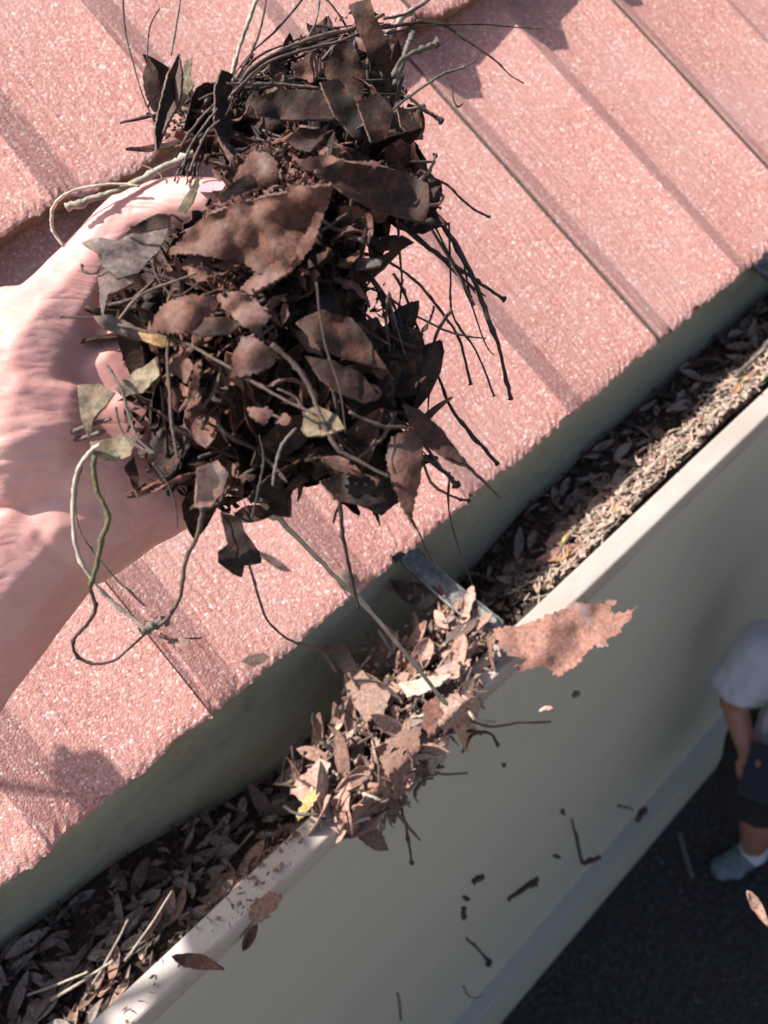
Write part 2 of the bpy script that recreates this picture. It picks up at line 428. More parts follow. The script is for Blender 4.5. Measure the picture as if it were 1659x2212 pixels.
# ------------------------------------------------------------------ ground
def m_ground():
    k = N('dark_asphalt'); p = k.pos()
    n1 = k.noise(p, 7, 6, 0.7); n2 = k.noise(p, 55, 5, 0.7)
    c = k.ramp(n2, [(0.32, (0.012, 0.010, 0.013)), (0.52, (0.028, 0.024, 0.029)), (0.70, (0.085, 0.075, 0.085))])
    c = k.mix(k.ramp(n1, [(0.45, 0.0), (0.7, 0.6)]), c, (0.035, 0.027, 0.028))
    sp = k.ramp(k.vor(p, 42, 'Distance'), [(0.10, 1.0), (0.22, 0.0)]); g = k.ramp(k.noise(p, 15, 2), [(0.54, 0.0), (0.64, 0.6)])
    c = k.mix(k.math('MULTIPLY', sp, g), c, (0.09, 0.085, 0.10))
    return k.set(Base_Color=c, Roughness=0.9, Normal=k.bump(n2, 0.6, 0.02))
vs, fs = [], []
for xa, xb in ((-60, 60),):
    n = 40
    for i in range(n + 1):
        for j in range(n + 1):
            vs.append(Vector((-60 + 120 * i / n, -60 + 120 * j / n, 0)))
    for i in range(n):
        for j in range(n):
            a = i * (n + 1) + j; fs.append((a, a + n + 1, a + n + 2, a + 1))
link('ground', mesh('ground', vs, fs), m_ground(), None, 'structure')

vs = [Vector((-40, -40, .004)), Vector((40, -40, .004)), Vector((40, -2.4, .004)), Vector((-40, -2.4, .004))]
link('bounce_sheet', mesh('bounce_sheet', vs, [(0, 1, 2, 3)]), m_plain('pale_bounce', (0.24, 0.21, 0.175), 0.9, 0.15, 3), None, 'structure', False)  # unseen pale sheet added to bounce warm light onto the shaded wall

# ------------------------------------------------------------------ key lines of the eave
EY, EZ = 0.3214, CAMZ - 0.4352
LY, LZ = 0.2314, CAMZ - 0.4997
EAVE = Vector((0, EY, EZ))
VSL = Vector((0, cos(PITCH), sin(PITCH))); NRM = Vector((0, -sin(PITCH), cos(PITCH)))
XA, XB = -2.4, 4.2

# ------------------------------------------------------------------ house wall
wall = thing('house_wall', 'smooth grey green painted house wall with pale sill ledge, in shade below the gutter', 'wall', (1.0, 0.52, 0))
box('wall_panel', XA, XB, 0.520, 0.72, 0.285, CAMZ - 0.625, WALLM, wall)
vs, fs = [], []
prof = [(0.5202, 0.292), (0.483, 0.2835), (0.4775, 0.2805), (0.4755, 0.275), (0.4755, 0.268)]
def extrude(prof, x0, x1, nx):
    vs, fs = [], []
    for i in range(nx + 1):
        x = x0 + (x1 - x0) * i / nx
        for (y, z) in prof: vs.append(Vector((x, y, z)))
    k = len(prof)
    for i in range(nx):
        for j in range(k - 1):
            a = i * k + j; fs.append((a, a + 1, a + k + 1, a + k))
    return vs, fs
vs, fs = extrude(prof + [(0.50, 0.266), (0.5202, 0.266)], XA, XB, 1)
link('ledge', mesh('ledge', vs, fs), LEDGE, wall, None, False)
box('plinth', XA, XB, 0.4775, 0.72, -0.02, 0.2655, WALLM, wall)
box('soffit_board', XA, XB, 0.372, 0.72, CAMZ - 0.622, CAMZ - 0.61, WALLM, wall)
box('fascia_board', XA, XB, 0.350, 0.370, CAMZ - 0.63, CAMZ - 0.455, WALLM, wall)

# ------------------------------------------------------------------ tiled roof
roof = thing('tiled_roof', 'pinkish red stone chip tiled roof sloping down to the gutter in full sun', 'roof', (0.5, EY, EZ))
HALF = 0.1195; PER = 2 * HALF; XJ = 0.490; EXPO = 0.352; STEP = 0.027
def tile_mesh(seed):
    rs = random.Random(seed); us = []
    def pr(u):                       # two pans, each rising slowly to the right and falling away in a sloped rib
        q = u % HALF; b = 0.0275; top = 0.0135
        base = top * (1 - q / b) if q < b else top * ((q - b) / (HALF - b)) ** 2.2
        if u < 0.006: base -= 0.0010
        return base
    u = 0.0
    while u < PER - 1e-6:
        us.append(u); q = u % HALF
        u += 0.0015 if q < 0.0035 or q > HALF - 0.005 else 0.0026
    us += [PER - 0.0009]
    vset = [0, 0.002, 0.005, 0.010, 0.02] + [0.02 + (EXPO + 0.03 - 0.02) * i / 10 for i in range(1, 11)]
    vs, fs = [], []
    off = rs.uniform(0, 50)
    for iu, u in enumerate(us):
        ch = 0.0014 * noise.noise(Vector((u * 260, off, 0))) + 0.0010 * rs.uniform(-1, 1) + 0.003 * noise.noise(Vector((u * 40, off, 7)))
        if noise.noise(Vector((u * 55, off + 3, 2))) > 0.42: ch += 0.004
        for iv, v in enumerate(vset):
            fall = max(0.0, 1 - v / 0.012)
            vv = v + ch * fall * (1 if iv == 0 else 0.6)
            ww = pr(u) - STEP * v / EXPO + 0.0006 * noise.noise(Vector((u * 400, v * 400, off))) - (0.0016 if iv == 0 else 0.0005 if iv == 1 else 0) - 0.0008 * rs.random() * (iv < 3)
            vs.append(EAVE * 0 + Vector((u, 0, 0)) + VSL * vv + NRM * ww)
    k = len(vset)
    for i in range(len(us) - 1):
        for j in range(k - 1):
            a = i * k + j; fs.append((a, a + k, a + k + 1, a + 1))
    top = len(fs); n0 = len(vs)
    for i in range(len(us)):          # front edge, turned down and under
        v0 = vs[i * k]
        vs.append(v0 - NRM * 0.006 + VSL * 0.0012 + VSL * rs.uniform(-.0008, .0008))
        vs.append(v0 - NRM * (STEP - 0.004) + VSL * 0.007)
        vs.append(v0 - NRM * (STEP - 0.003) + VSL * 0.030)
    for i in range(len(us) - 1):
        a, b = n0 + i * 3, n0 + (i + 1) * 3
        fs += [(i * k, a, b, (i + 1) * k), (a, a + 1, b + 1, b), (a + 1, a + 2, b + 2, b + 1)]
    n1 = len(vs); e = (len(us) - 1) * k        # right side turned down onto the neighbour
    for j in range(k): vs.append(vs[e + j] + Vector((0.0004, 0, 0)) - NRM * 0.004)
    for j in range(k - 1): fs.append((e + j, n1 + j, n1 + j + 1, e + j + 1))
    me = mesh('roof_tile', vs, fs); me.materials.append(TILE); me.materials.append(EDGE); me.materials.append(GAPSHADE)
    mi = [0] * len(fs)
    for i in range(top, len(fs)): mi[i] = 1
    if seed > 4:                      # dark strip painting the shaded gap at the side lap
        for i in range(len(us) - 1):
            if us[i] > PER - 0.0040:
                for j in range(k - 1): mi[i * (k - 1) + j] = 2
    me.polygons.foreach_set('material_index', mi); return me
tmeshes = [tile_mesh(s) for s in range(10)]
for course in range(4):
    for i in range(-5, 9):
        x = XJ + i * PER + (0.012 if course == 1 else 0.0) + U(-.0004, .0004)
        loc = Vector((x, EY, EZ)) + VSL * (EXPO * course) + NRM * (U(-.0006, .0006))
        mw = Matrix.Translation(loc) @ Matrix.Rotation(U(-.0012, .0012), 4, 'Z')
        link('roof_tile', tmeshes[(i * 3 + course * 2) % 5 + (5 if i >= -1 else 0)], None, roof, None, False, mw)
vs, fs = [], []
for x in (XA, XB):
    for v, wv in ((0.03, -0.05), (1.5, -0.05)): vs.append(Vector((x, EY, EZ)) + VSL * v + NRM * wv)
link('roof_underlay', mesh('roof_underlay', vs, [(0, 1, 3, 2)]), EDGE, roof, None, False)

# ------------------------------------------------------------------ gutter
gut = thing('rain_gutter', 'grey green metal rain gutter with pale rolled lip, choked with dead leaves', 'gutter', (0.5, 0.29, CAMZ - 0.6))
def g(prof): return [(y, CAMZ - d) for y, d in prof]
trough = [(0.345, 0.452), (0.345, 0.470), (0.3445, 0.50), (0.345, 0.555), (0.342, 0.583), (0.333, 0.597), (0.318, 0.602), (0.295, 0.602), (0.280, 0.594), (0.2695, 0.578), (0.262, 0.556), (0.2565, 0.535), (0.2535, 0.5245)]
vs, fs = extrude(g(trough), XA, XB, 60)
for v in vs: v += Vector((0, 0.0015 * noise.noise(v * 5), 0.0012 * noise.noise(v * 4 + Vector((9, 0, 0)))))
me = mesh('trough', vs, fs); thick(me, 0.0008); link('trough', me, GUT, gut)
lip = [(0.2535, 0.5245), (0.249, 0.5262), (0.240, 0.5255), (0.2335, 0.5225), (0.2312, 0.5175), (0.2306, 0.511), (0.2304, 0.5040), (0.2306, 0.5012), (0.2312, 0.5000), (0.2322, 0.4994), (0.2465, 0.4972), (0.2478, 0.4974), (0.2484, 0.4984), (0.2484, 0.506)]
vs, fs = extrude(g(lip), XA, XB, 60)
for v in vs: v += Vector((0, 0.0012 * noise.noise(Vector((v.x * 5, 0, 0))), 0.0009 * noise.noise(Vector((v.x * 6, 3, 0)))))
me = mesh('lip', vs, fs); thick(me, 0.0007); link('lip', me, LIP, gut, None, False)
METAL = m_plain('galvanised_strap', (0.25, 0.245, 0.24), 0.55, 0.6, 120, 0.35)
for bx in (0.203, 0.690):
    pr = [(0.3435, 0.462), (0.340, 0.468), (0.330, 0.474), (0.310, 0.482), (0.285, 0.489), (0.262, 0.4935), (0.2535, 0.4945)]
    vs, fs = [], []
    for (y, d) in pr:
        for dx, dz in ((-0.0092, 0.006), (-0.0086, 0.0005), (-0.0072, 0.0), (0.0072, 0.0), (0.0086, 0.0005), (0.0092, 0.006)):
            vs.append(Vector((bx + dx + (0.345 - y) * 0.05, y, CAMZ - d + dz)))
    for i in range(len(pr) - 1):
        for j in range(5): fs.append((i * 6 + j, i * 6 + j + 1, i * 6 + j + 7, i * 6 + j + 6))
    me = mesh('bracket', vs, fs); thick(me, 0.0012); link('bracket', me, METAL, gut)
    # rounded hanger plate that holds the strap to the fascia
    vs, fs = [], []
    for k in range(14):
        a = pi * k / 13
        for yy in (0.3442, 0.3395): vs.append(Vector((bx + 0.013 * cos(a), yy, CAMZ - 0.462 + 0.016 * sin(a))))
    for k in range(13): fs.append((2 * k, 2 * k + 1, 2 * k + 3, 2 * k + 2))
    fs.append(tuple(range(0, 28, 2))); fs.append(tuple(range(27, 0, -2)))
    link('hanger_plate', mesh('hanger_plate', vs, fs), m_plain('dark_hanger', (0.05, 0.055, 0.07), 0.4, 0.2), gut, None, False)

# ------------------------------------------------------------------ leaf kinds (shared meshes)
LANCE = [leaf_mesh('leaf', U(.034, .052), U(.010, .017), s, fold=U(.05, .7), curl=U(-.4, .5), ragged=U(.0, .07), shape=U(.75, 1.1), twist=U(-.4, .4), rough=.022) for s in range(16)]
BROAD = [leaf_mesh('leaf', U(.030, .046), U(.020, .032), 100 + s, fold=U(-.3, .5), curl=U(-.7, .7), ragged=U(.15, .45), shape=U(.7, 1.2), twist=U(-.5, .5), rough=.05) for s in range(12)]
SHRED = [leaf_mesh('leaf', U(.014, .026), U(.006, .013), 200 + s, fold=U(-.6, .8), curl=U(-.9, .9), ragged=U(.25, .6), shape=U(.6, 1.3), twist=U(-1, 1), rough=.07, nu=8, nv=2) for s in range(14)]
MATS = {}
def leafobj(me, mat, mw, parent):
    key = (me.name, mat.name)
    if key not in MATS:
        m2 = me if not me.materials else me.copy()
        if m2.materials: m2.materials.clear()
        m2.materials.append(mat); MATS[key] = m2
    return link('leaf', MATS[key], None, parent, None, True, mw)
def joined(name, items, mat, parent):
    vs, fs = [], []
    for me, mw in items:
        q = len(vs); vs += [mw @ v.co for v in me.vertices]; fs += [tuple(q + i for i in p.vertices) for p in me.polygons]
    return link(name, mesh(name, vs, fs), mat, parent, 'stuff')
def chips(name, spots, mat, parent, lo, hi, kind='stuff'):
    """crumbs and shreds: small bent flakes joined into one heap"""
    vs, fs = [], []
    for c in spots:
        a = rand_dir(); b = a.orthogonal().normalized(); n = a.cross(b)
        l, wd = U(lo, hi), U(lo, hi) * U(.25, .7); q = len(vs)
        vs += [c - a * l * .5, c + b * wd * .5 + n * U(-.2, .2) * wd, c + a * l * .5 + n * U(-.3, .3) * l, c - b * wd * .5, c + n * wd * U(.2, .5)]
        fs += [(q, q + 1, q + 4), (q + 1, q + 2, q + 4), (q + 2, q + 3, q + 4), (q + 3, q, q + 4), (q, q + 3, q + 2, q + 1)]
    return link(name, mesh(name, vs, fs), mat, parent, kind, False)
def straws(name, items, mat, parent, kind='stuff'):
    vs, fs = [], []
    for pts, r in items:
        v, f = tube_data(pts, [r] * len(pts), 4, sub=2); q = len(vs)
        vs += v; fs += [tuple(i + q for i in t) for t in f]
    return link(name, mesh(name, vs, fs), mat, parent, kind, False)

# ------------------------------------------------------------------ litter lying in the gutter
lit = thing('leaf_litter', 'dead leaves and twigs packed in the trough of the gutter', 'leaf litter', (0.5, 0.30, CAMZ - 0.56))
LV = [(-2.4, .520, .522), (-.18, .515, .520), (-.12, .520, .524), (-.05, .545, .532), (0.02, .572, .560), (0.10, .580, .570), (0.20, .572, .545), (.25, .548, .515), (.31, .532, .501), (.42, .520, .494), (.60, .520, .4905), (.9, .515, .489), (4.2, .515, .489)]
def level(x, y):
    for a, b in zip(LV, LV[1:]):
        if a[0] <= x <= b[0]:
            t = (x - a[0]) / (b[0] - a[0]); bk = a[1] + (b[1] - a[1]) * t; fr = a[2] + (b[2] - a[2]) * t
            s = min(1, max(0, (y - .255) / (.34 - .255)))
            return fr + (bk - fr) * s ** 0.7 + 0.006 * noise.noise(Vector((x * 22, y * 22, 0))) 
    return .55
vs, fs = [], []
nx, ny = 220, 12
for i in range(nx + 1):
    x = -1.2 + 3.4 * i / nx
    for j in range(ny + 1):
        y = .2545 + (.3443 - .2545) * j / ny
        d = level(x, y) + .004 + .004 * fb(Vector((x * 90, y * 90, 4)))
        if j in (0, ny): d += .004
        yy = y
        if d > .515 and j < 3: yy = max(y, .2545 + (d - .515) * .30 + j * .003)
        if d > .578 and j > ny - 3: yy = min(y, .336)
        vs.append(Vector((x, yy, CAMZ - d)))
for i in range(nx):
    for j in range(ny):
        a = i * (ny + 1) + j; fs.append((a, a + ny + 1, a + ny + 2, a + 1))
link('mulch_bed', mesh('mulch_bed', vs, fs), BED, lit, 'stuff')
def place_litter(n, xr, yr, meshes, mat, up=.0, tilt=.55, smin=.6, smax=1.05, join=False):
    got = []
    for _ in range(n):
        x, y = U(*xr), U(*yr)
        me = random.choice(meshes)
        d = level(x, y) - U(-.002, .004) - up
        nrm = (Vector((0, -.1, 1)) + rand_dir() * tilt).normalized()
        a = U(0, 2 * pi); xd = Vector((cos(a), sin(a) * .55, U(-.2, .2)))
        s = U(smin, smax)
        if y < .268 or y > .332: s *= .75
        mw = orient(Vector((x, y, CAMZ - d)), xd, nrm, U(-.4, .4), s)
        if join: got.append((me, mw))
        else: leafobj(me, mat, mw, lit)
    if got: joined('small_leaves', got, mat, lit)
place_litter(140, (-.30, .02), (.262, .338), LANCE + SHRED, LGREYT, smin=.35, smax=.7, join=True)
place_litter(130, (-.30, .02), (.264, .337), LANCE + SHRED + SHRED, LSHADE, smin=.4, smax=.8)
place_litter(30, (0, .34), (.275, .330), LANCE + SHRED, LSHADE)
place_litter(90, (.33, 1.0), (.275, .334), LANCE + SHRED, LSHADE, smin=.45, smax=.8)
place_litter(70, (.30, 1.0), (.258, .285), SHRED + SHRED + LANCE, LDRY, smin=.4, smax=.8, join=True)
place_litter(26, (-.30, 0.0), (.258, .285), SHRED + LANCE, LDRY, smin=.5, smax=.85)
place_litter(7, (.3, .6), (.256, .28), SHRED, LYEL, .004)
place_litter(190, (.24, 1.05), (.268, .338), LANCE + SHRED, LGREYT, smin=.35, smax=.75, join=True)
place_litter(40, (.22, .40), (.258, .30), SHRED + LANCE, LDRY, smin=.4, smax=.8, join=True)
spots = [Vector((x, y, CAMZ - level(x, y) + U(-.002, .004))) for x, y in ((U(-.3, 1.4), U(.257, .34)) for _ in range(3800))]
chips('crumbs', spots, LSHADE, lit, .004, .011)
spots = [Vector((x, y, CAMZ - level(x, y) + U(-.001, .005))) for x, y in ((U(.27, 1.4), U(.2545, .284)) for _ in range(2600))]
chips('lip_scraps', [Vector((U(-.14, .10), U(.231, .252), CAMZ - .4955 + U(0, .0012))) for _ in range(70)] + [Vector((U(-.05, .01), U(.230, .256), CAMZ - .4955 + U(0, .003))) for _ in range(60)], LDRY, lit, .0015, .007)
chips('dry_crumbs', spots, LPALE, lit, .003, .009)
it = []
for _ in range(900):
    x = U(.26, 1.35); y = U(.2545, .287); z = CAMZ - level(x, y) + U(.000, .006)
    a = U(0, 2 * pi); L = U(.010, .030); dv = Vector((cos(a), sin(a) * .5, U(-.15, .15))) * L
    it.append(([Vector((x, y, z)) - dv * .5, Vector((x, y, z)) + rand_dir() * L * .12, Vector((x, y, z)) + dv * .5], U(.0003, .0008)))
straws('straw', it, m_twig('dry_straw', (0.34, 0.25, 0.19), (0.56, 0.44, 0.35), (0.58, 0.52, 0.38)), lit)
for _ in range(46):
    x = U(-.28, 1.0); y = U(.262, .335); z = CAMZ - level(x, y) + U(.001, .007); a = U(0, 2 * pi); L = U(.02, .06)
    dv = Vector((cos(a), sin(a) * .45, U(-.1, .12))) * L; c = Vector((x, y, z))
    twig('twig', [c - dv * .5, c - dv * .1 + rand_dir() * L * .08, c + dv * .5], [U(.0006, .0013)] * 2 + [.0007], random.choice([TBROWN, TGREY, TPALE]), lit, 5)
# the stems standing out of the litter, lower left, and the pale cane on the right
for (x0, y0), (x1, y1), d, r, mt in (((270, 2075), (372, 1925), .505, .0007, TPALE), ((180, 2160), (278, 1985), .510, .0008, TPALE), ((110, 2160), (245, 2075), .506, .0010, TPALE), ((60, 2150), (190, 2100), .507, .0008, TPALE)):
    twig('twig', [AT_DROP(x0, y0, d + .008), AT_DROP((x0 + x1) / 2 + 4, (y0 + y1) / 2, d - .002), AT_DROP(x1, y1, d - .012)], [r, r, r * .8], mt, lit, 6)
twig('twig', [AT_DROP(q[0], q[1], .495) for q in ((1590, 812), (1612, 790), (1640, 765), (1680, 715))], .0022, TGREY, lit, 7)

# ------------------------------------------------------------------ pile of leaves heaped over the lip
pile = thing('leaf_pile', 'heap of dry brown leaves and stems spilling over the gutter lip below the hand', 'leaf pile', (0.12, 0.25, CAMZ - 0.50))
PILE = [(740, 1400), (850, 1360), (900, 1320), (985, 1300), (1060, 1335), (1090, 1395), (1085, 1430), (1010, 1500), (995, 1590), (925, 1690), (815, 1800), (720, 1790), (640, 1730), (620, 1675), (700, 1570), (765, 1500)]
def pile_pt(x, y):
    """over the trough the heap stands a little proud of the lip; past the lip it droops down the front"""
    q = AT_DROP(x, y, .490)
    if q.y < .231: q = AT_H(x, y, .2285 - .002 * RND())
    return q
def in_poly(poly):
    xs = [q[0] for q in poly]; ys = [q[1] for q in poly]
    while True:
        x, y = U(min(xs), max(xs)), U(min(ys), max(ys))
        if inside(x, y, poly): return x, y
TOCAM = -cf
for i in range(190):
    x, y = in_poly(PILE); q = pile_pt(x, y)
    q = q + TOCAM * U(-.016, .012)
    me = random.choice(LANCE + SHRED + SHRED if i % 8 else BROAD)
    a = U(0, 2 * pi) if RND() < .5 else radians(U(215, 290))
    xd = cr * cos(a) + cu * sin(a) + TOCAM * U(-.5, .5)
    nrm = (TOCAM * .5 + SUN * .8 + rand_dir() * .75).normalized()
    leafobj(me, random.choice([LDRY, LDRY, LDRY, LPINK, LSHADE]), orient(q, xd, nrm, U(-.9, .9), U(.5, .98)), pile)
chips('crumbs', [pile_pt(*in_poly(PILE)) + TOCAM * U(-.012, .010) for _ in range(550)], LDRY, pile, .003, .008)
for i in range(75):
    x, y = in_poly(PILE); q = pile_pt(x, y) + TOCAM * U(-.004, .014); a = U(0, 2 * pi); L = U(.012, .034)
    dv = (cr * cos(a) + cu * sin(a) + TOCAM * U(-.4, .4)) * L
    twig('twig', [q - dv * .5, q + rand_dir() * L * .15, q + dv * .5], [U(.0007, .0014), U(.0007, .0012), .0007], random.choice([TBROWN, TBROWN, TPALE, TGREY]), pile, 5, knob=U(.0012, .002) if i % 3 == 0 else 0)
STRAP = [(850, 1262), (905, 1255), (1000, 1300), (1075, 1365), (1050, 1400), (960, 1345)]
for i in range(26):
    x, y = in_poly(STRAP); q = AT_DROP(x, y, .486 - (.004 if i % 2 else 0)); a = U(0, 2 * pi)
    leafobj(random.choice(LANCE + SHRED), random.choice([LDRY, LSHADE, LPINK]), orient(q, Vector((cos(a), sin(a), U(-.3, .3))), (Vector((0, 0, 1)) + rand_dir() * .6).normalized(), U(-.6, .6), U(.4, .8)), pile)
chips('strap_crumbs', [AT_DROP(*in_poly(STRAP), .4885 - U(0, .003)) for _ in range(260)], LDRY, pile, .002, .007)
def zpile(dz=0.0):
    def f_(x, y):
        q = AT_DROP(x, y, .492)
        if q.y < .230: q = AT_H(x, y, .2275)
        return (q - CAM).dot(cf) - dz
    return f_
for poly, mt, dz in (
    ([(700, 1400), (742, 1388), (760, 1420), (800, 1470), (845, 1500), (830, 1545), (790, 1560), (750, 1500), (742, 1450)], LDRY, .016),
    ([(1000, 1545), (965, 1580), (930, 1560), (945, 1520), (985, 1495), (1010, 1515)], LDRY, .012),
    ([(915, 1525), (945, 1500), (957, 1545), (935, 1600), (912, 1570)], LRUST, .014),
    ([(640, 1690), (690, 1640), (715, 1650), (700, 1700), (660, 1735), (628, 1715)], LPINK, .010),
    ([(640, 1765), (660, 1720), (690, 1690), (700, 1700), (672, 1745), (646, 1775)], LYEL, .013),
    ([(735, 1790), (780, 1730), (800, 1690), (838, 1700), (830, 1760), (800, 1765), (818, 1830), (790, 1818), (770, 1790)], LDRY, .008),
    ([(820, 1640), (855, 1590), (910, 1560), (905, 1620), (870, 1680), (862, 1730), (845, 1690)], LDRY, .010),
    ([(960, 1545), (990, 1500), (1035, 1510), (1030, 1560), (1008, 1625), (985, 1580)], LPINK, .009),
    ([(860, 1480), (925, 1462), (975, 1455), (940, 1490), (880, 1508)], TPALE, .018),
    ([(940, 1450), (985, 1425), (1020, 1425), (1005, 1455), (965, 1475)], LPINK, .016),
    ([(997, 1345), (1010, 1275), (1022, 1265), (1028, 1290), (1012, 1340), (1000, 1365)], LPINK, .012)):
    plate('leaf', poly, zpile(dz), mt, pile, step=11, jag=3, warp=.005, seed=int(poly[0][0]), freq=.09)
for pts, r, mt, kn in (
    ([(610, 1130), (700, 1220), (790, 1310)], .0012, TDARK, 0),):
    pass
def zt(pts): return [P(*q) for q in pts]
# pale stem lying from the clump's dangling end down onto the heap
twig('twig', [AT_DROP(1015, 1350, .487), AT_DROP(985, 1450, .489), AT_DROP(1005, 1520, .487), AT_DROP(1030, 1555, .489), AT_H(1070, 1560, .222)], .0011, TPALE, pile, 6)
twig('twig', [AT_DROP(960, 1545, .484), AT_H(1010, 1555, .222), AT_H(1060, 1570, .212), AT_H(1120, 1562, .205), AT_H(1190, 1560, .203)], [.0012, .001, .001, .0008, .0008], TBROWN, pile, 6)
twig('twig', [AT_H(855, 1700, .224), AT_H(875, 1775, .222), AT_H(885, 1830, .221), AT_H(890, 1865, .220)], [.0009, .0009, .001, .001], TDARK, pile, 6, knob=.0018)
twig('twig', [AT_H(835, 1730, .223), AT_H(870, 1770, .220), AT_H(908, 1815, .219)], [.0012, .0014, .0008], TBROWN, pile, 6)
twig('twig', [AT_H(900, 1655, .222), AT_H(955, 1672, .216), AT_H(1010, 1670, .210)], [.0009, .0009, .0007], TGREY, pile, 6)
twig('twig', [AT_H(1010, 1580, .222), AT_H(1060, 1585, .217), AT_H(1075, 1610, .215)], [.0011, .0011, .0014], TDARK, pile, 6)
twig('twig', [AT_H(1000, 1625, .226), AT_H(1020, 1590, .222), AT_H(1050, 1580, .22)], .001, TDARK, pile, 6)
twig('twig', [AT_DROP(610, 1690, .50), AT_DROP(622, 1630, .50), AT_DROP(680, 1565, .51), AT_DROP(740, 1530, .515)], .0009, TGREY, pile, 6)

# ------------------------------------------------------------------ loose leaves: on the lip, on the roof
BIG = [(1066, 1362), (1100, 1352), (1128, 1350), (1165, 1336), (1203, 1322), (1246, 1300), (1298, 1304), (1320, 1297), (1334, 1300), (1320, 1316), (1317, 1325), (1349, 1326), (1377, 1310), (1364, 1338), (1337, 1369), (1310, 1383), (1316, 1394), (1302, 1400), (1282, 1396), (1268, 1412), (1256, 1432), (1234, 1446), (1205, 1464), (1189, 1447), (1170, 1438), (1128, 1450), (1112, 1440), (1140, 1425), (1100, 1418), (1080, 1395)]
o = plate('leaf', BIG, lambda x, y: (AT_DROP(x, y, .4855 + .004 * sin((x + y) / 45) + max(0, (x - 1180)) * .00008 + max(0, y - 1420) * .0002) - CAM).dot(cf), LRED, None, step=9, jag=4.5, warp=.007, seed=51, freq=.13)
tag(o, 'large torn red brown leaf lying across the gutter lip beside the metal strap', 'leaf')
def roof_pt(x, y, lift):
    r = RAY(x, y); t = (EAVE + NRM * lift - CAM).dot(NRM) / r.dot(NRM); return (r * t).dot(cf)
o = plate('leaf', [(520, 1430), (540, 1415), (570, 1410), (583, 1418), (570, 1432), (545, 1442)], lambda x, y: roof_pt(x, y, .006 + (x - 520) * .00007), LSHADE, None, step=7, jag=1, warp=.002, seed=61)
tag(o, 'small round grey brown leaf perched on the roof edge', 'leaf')
o = plate('leaf', [(708, 1240), (735, 1228), (768, 1240), (778, 1258), (755, 1270), (725, 1262)], lambda x, y: roof_pt(x, y, .007 + .006 * sin((x - 700) / 25)), LDRY, None, step=8, jag=1, warp=.003, seed=62)
tag(o, 'curled pale leaf on the roof tiles behind the dangling dark stem', 'leaf')
me = leaf_mesh('leaf', .022, .0055, 63, .3, .1, .03); me.materials.append(LSHADE)
c = CAM + RAY(588, 1211) * ((EAVE + NRM * .004 - CAM).dot(NRM) / RAY(588, 1211).dot(NRM))
o = link('leaf', me, None, None, None, True, orient(c, cr * .85 - cu * .45, NRM)); tag(o, 'narrow grey leaf sliver lying on the tiles beside the hanging dark leaf', 'leaf')
me = leaf_mesh('leaf', .020, .008, 64, .8, .5, .05); me.materials.append(LRUST)
o = link('leaf', me, None, None, None, True, orient(AT_H(540, 2016, .228), cu * .8 + cr * .3, TOCAM, .3)); tag(o, 'small rounded rust leaf stuck on the outer face of the lip', 'leaf')
me = leaf_mesh('leaf', .032, .010, 65, .5, .5, .15); me.materials.append(LRUST)
o = link('leaf', me, None, None, None, True, orient(AT_DROP(432, 2076, .4945), cr * .95 - cu * .1, Vector((0, 0, 1)), .4)); tag(o, 'dark red curled leaf draped over the shaded end of the lip', 'leaf')
o = plate('leaf', [(540, 1960), (580, 1925), (610, 1935), (600, 1960), (580, 1985), (555, 2000), (540, 1985)], lambda x, y: (AT_DROP(x, y, .4945) - CAM).dot(cf), LDRY, None, step=9, jag=4, warp=.004, seed=66)
tag(o, 'crumpled bit of dry leaf lying on the lip left of the heap', 'leaf')

# ------------------------------------------------------------------ hand holding the clump
hand = thing('person', 'bare left forearm and hand, palm up, gripping a clump of wet leaves', 'person', P(60, 1150, .26))
mm = .001
def C(a, ra, b, rb): return (P(a[0], a[1], a[2] - TILT(a[1])), ra * mm, P(b[0], b[1], b[2] - TILT(b[1])), rb * mm)
caps = [
    C((-420, 1740, .245), 38, (-155, 1395, .257), 31), C((-155, 1395, .257), 31, (85, 1140, .268), 26.5),
    C((85, 1140, .268), 26.5, (190, 1010, .271), 28),                         # wrist into palm
    C((150, 1115, .268), 25.5, (300, 1055, .272), 20), C((300, 1060, .272), 20, (410, 1062, .274), 11),   # heel of the hand, little finger side
    C((190, 1010, .268), 28, (330, 900, .275), 22), C((190, 900, .270), 26, (340, 760, .277), 20),
    C((-40, 1000, .262), 25, (60, 830, .257), 25.5), C((60, 830, .257), 25.5, (140, 690, .263), 17.0),   # thenar pad
    C((-110, 900, .264), 25, (60, 730, .264), 18), C((-60, 960, .260), 25, (150, 925, .266), 21), C((20, 1065, .265), 26, (210, 985, .270), 21),
    C((-90, 920, .257), 31, (60, 945, .256), 28.5), C((60, 945, .256), 28.5, (195, 955, .264), 21),
    C((80, 1118, .268), 26, (280, 1040, .273), 20), C((110, 850, .268), 20, (225, 950, .272), 19),
    C((140, 690, .263), 17.0, (215, 575, .265), 12.6), C((215, 575, .265), 12.6, (305, 474, .264), 12.2),   # thumb
    C((305, 474, .264), 12.2, (400, 448, .259), 10.1), C((400, 448, .259), 10.1, (462, 436, .255), 8.0),
]
for k, yy in enumerate((700, 800, 900, 985)):                               # fingers curled behind the clump
    b = (350, yy, .278); r = (9.5, 9.8, 9.2, 8.0)[k]
    p1 = (470 + 10 * k, yy - 25 + 12 * k, .300); p2 = (600, yy - 35 + 20 * k, .302); p3 = (655, yy - 30 + 20 * k, .287)
    caps += [C(b, r + 1.5, p1, r + .6), C(p1, r + .6, p2, r - .6), C(p2, r - .6, p3, r - 1.5)]
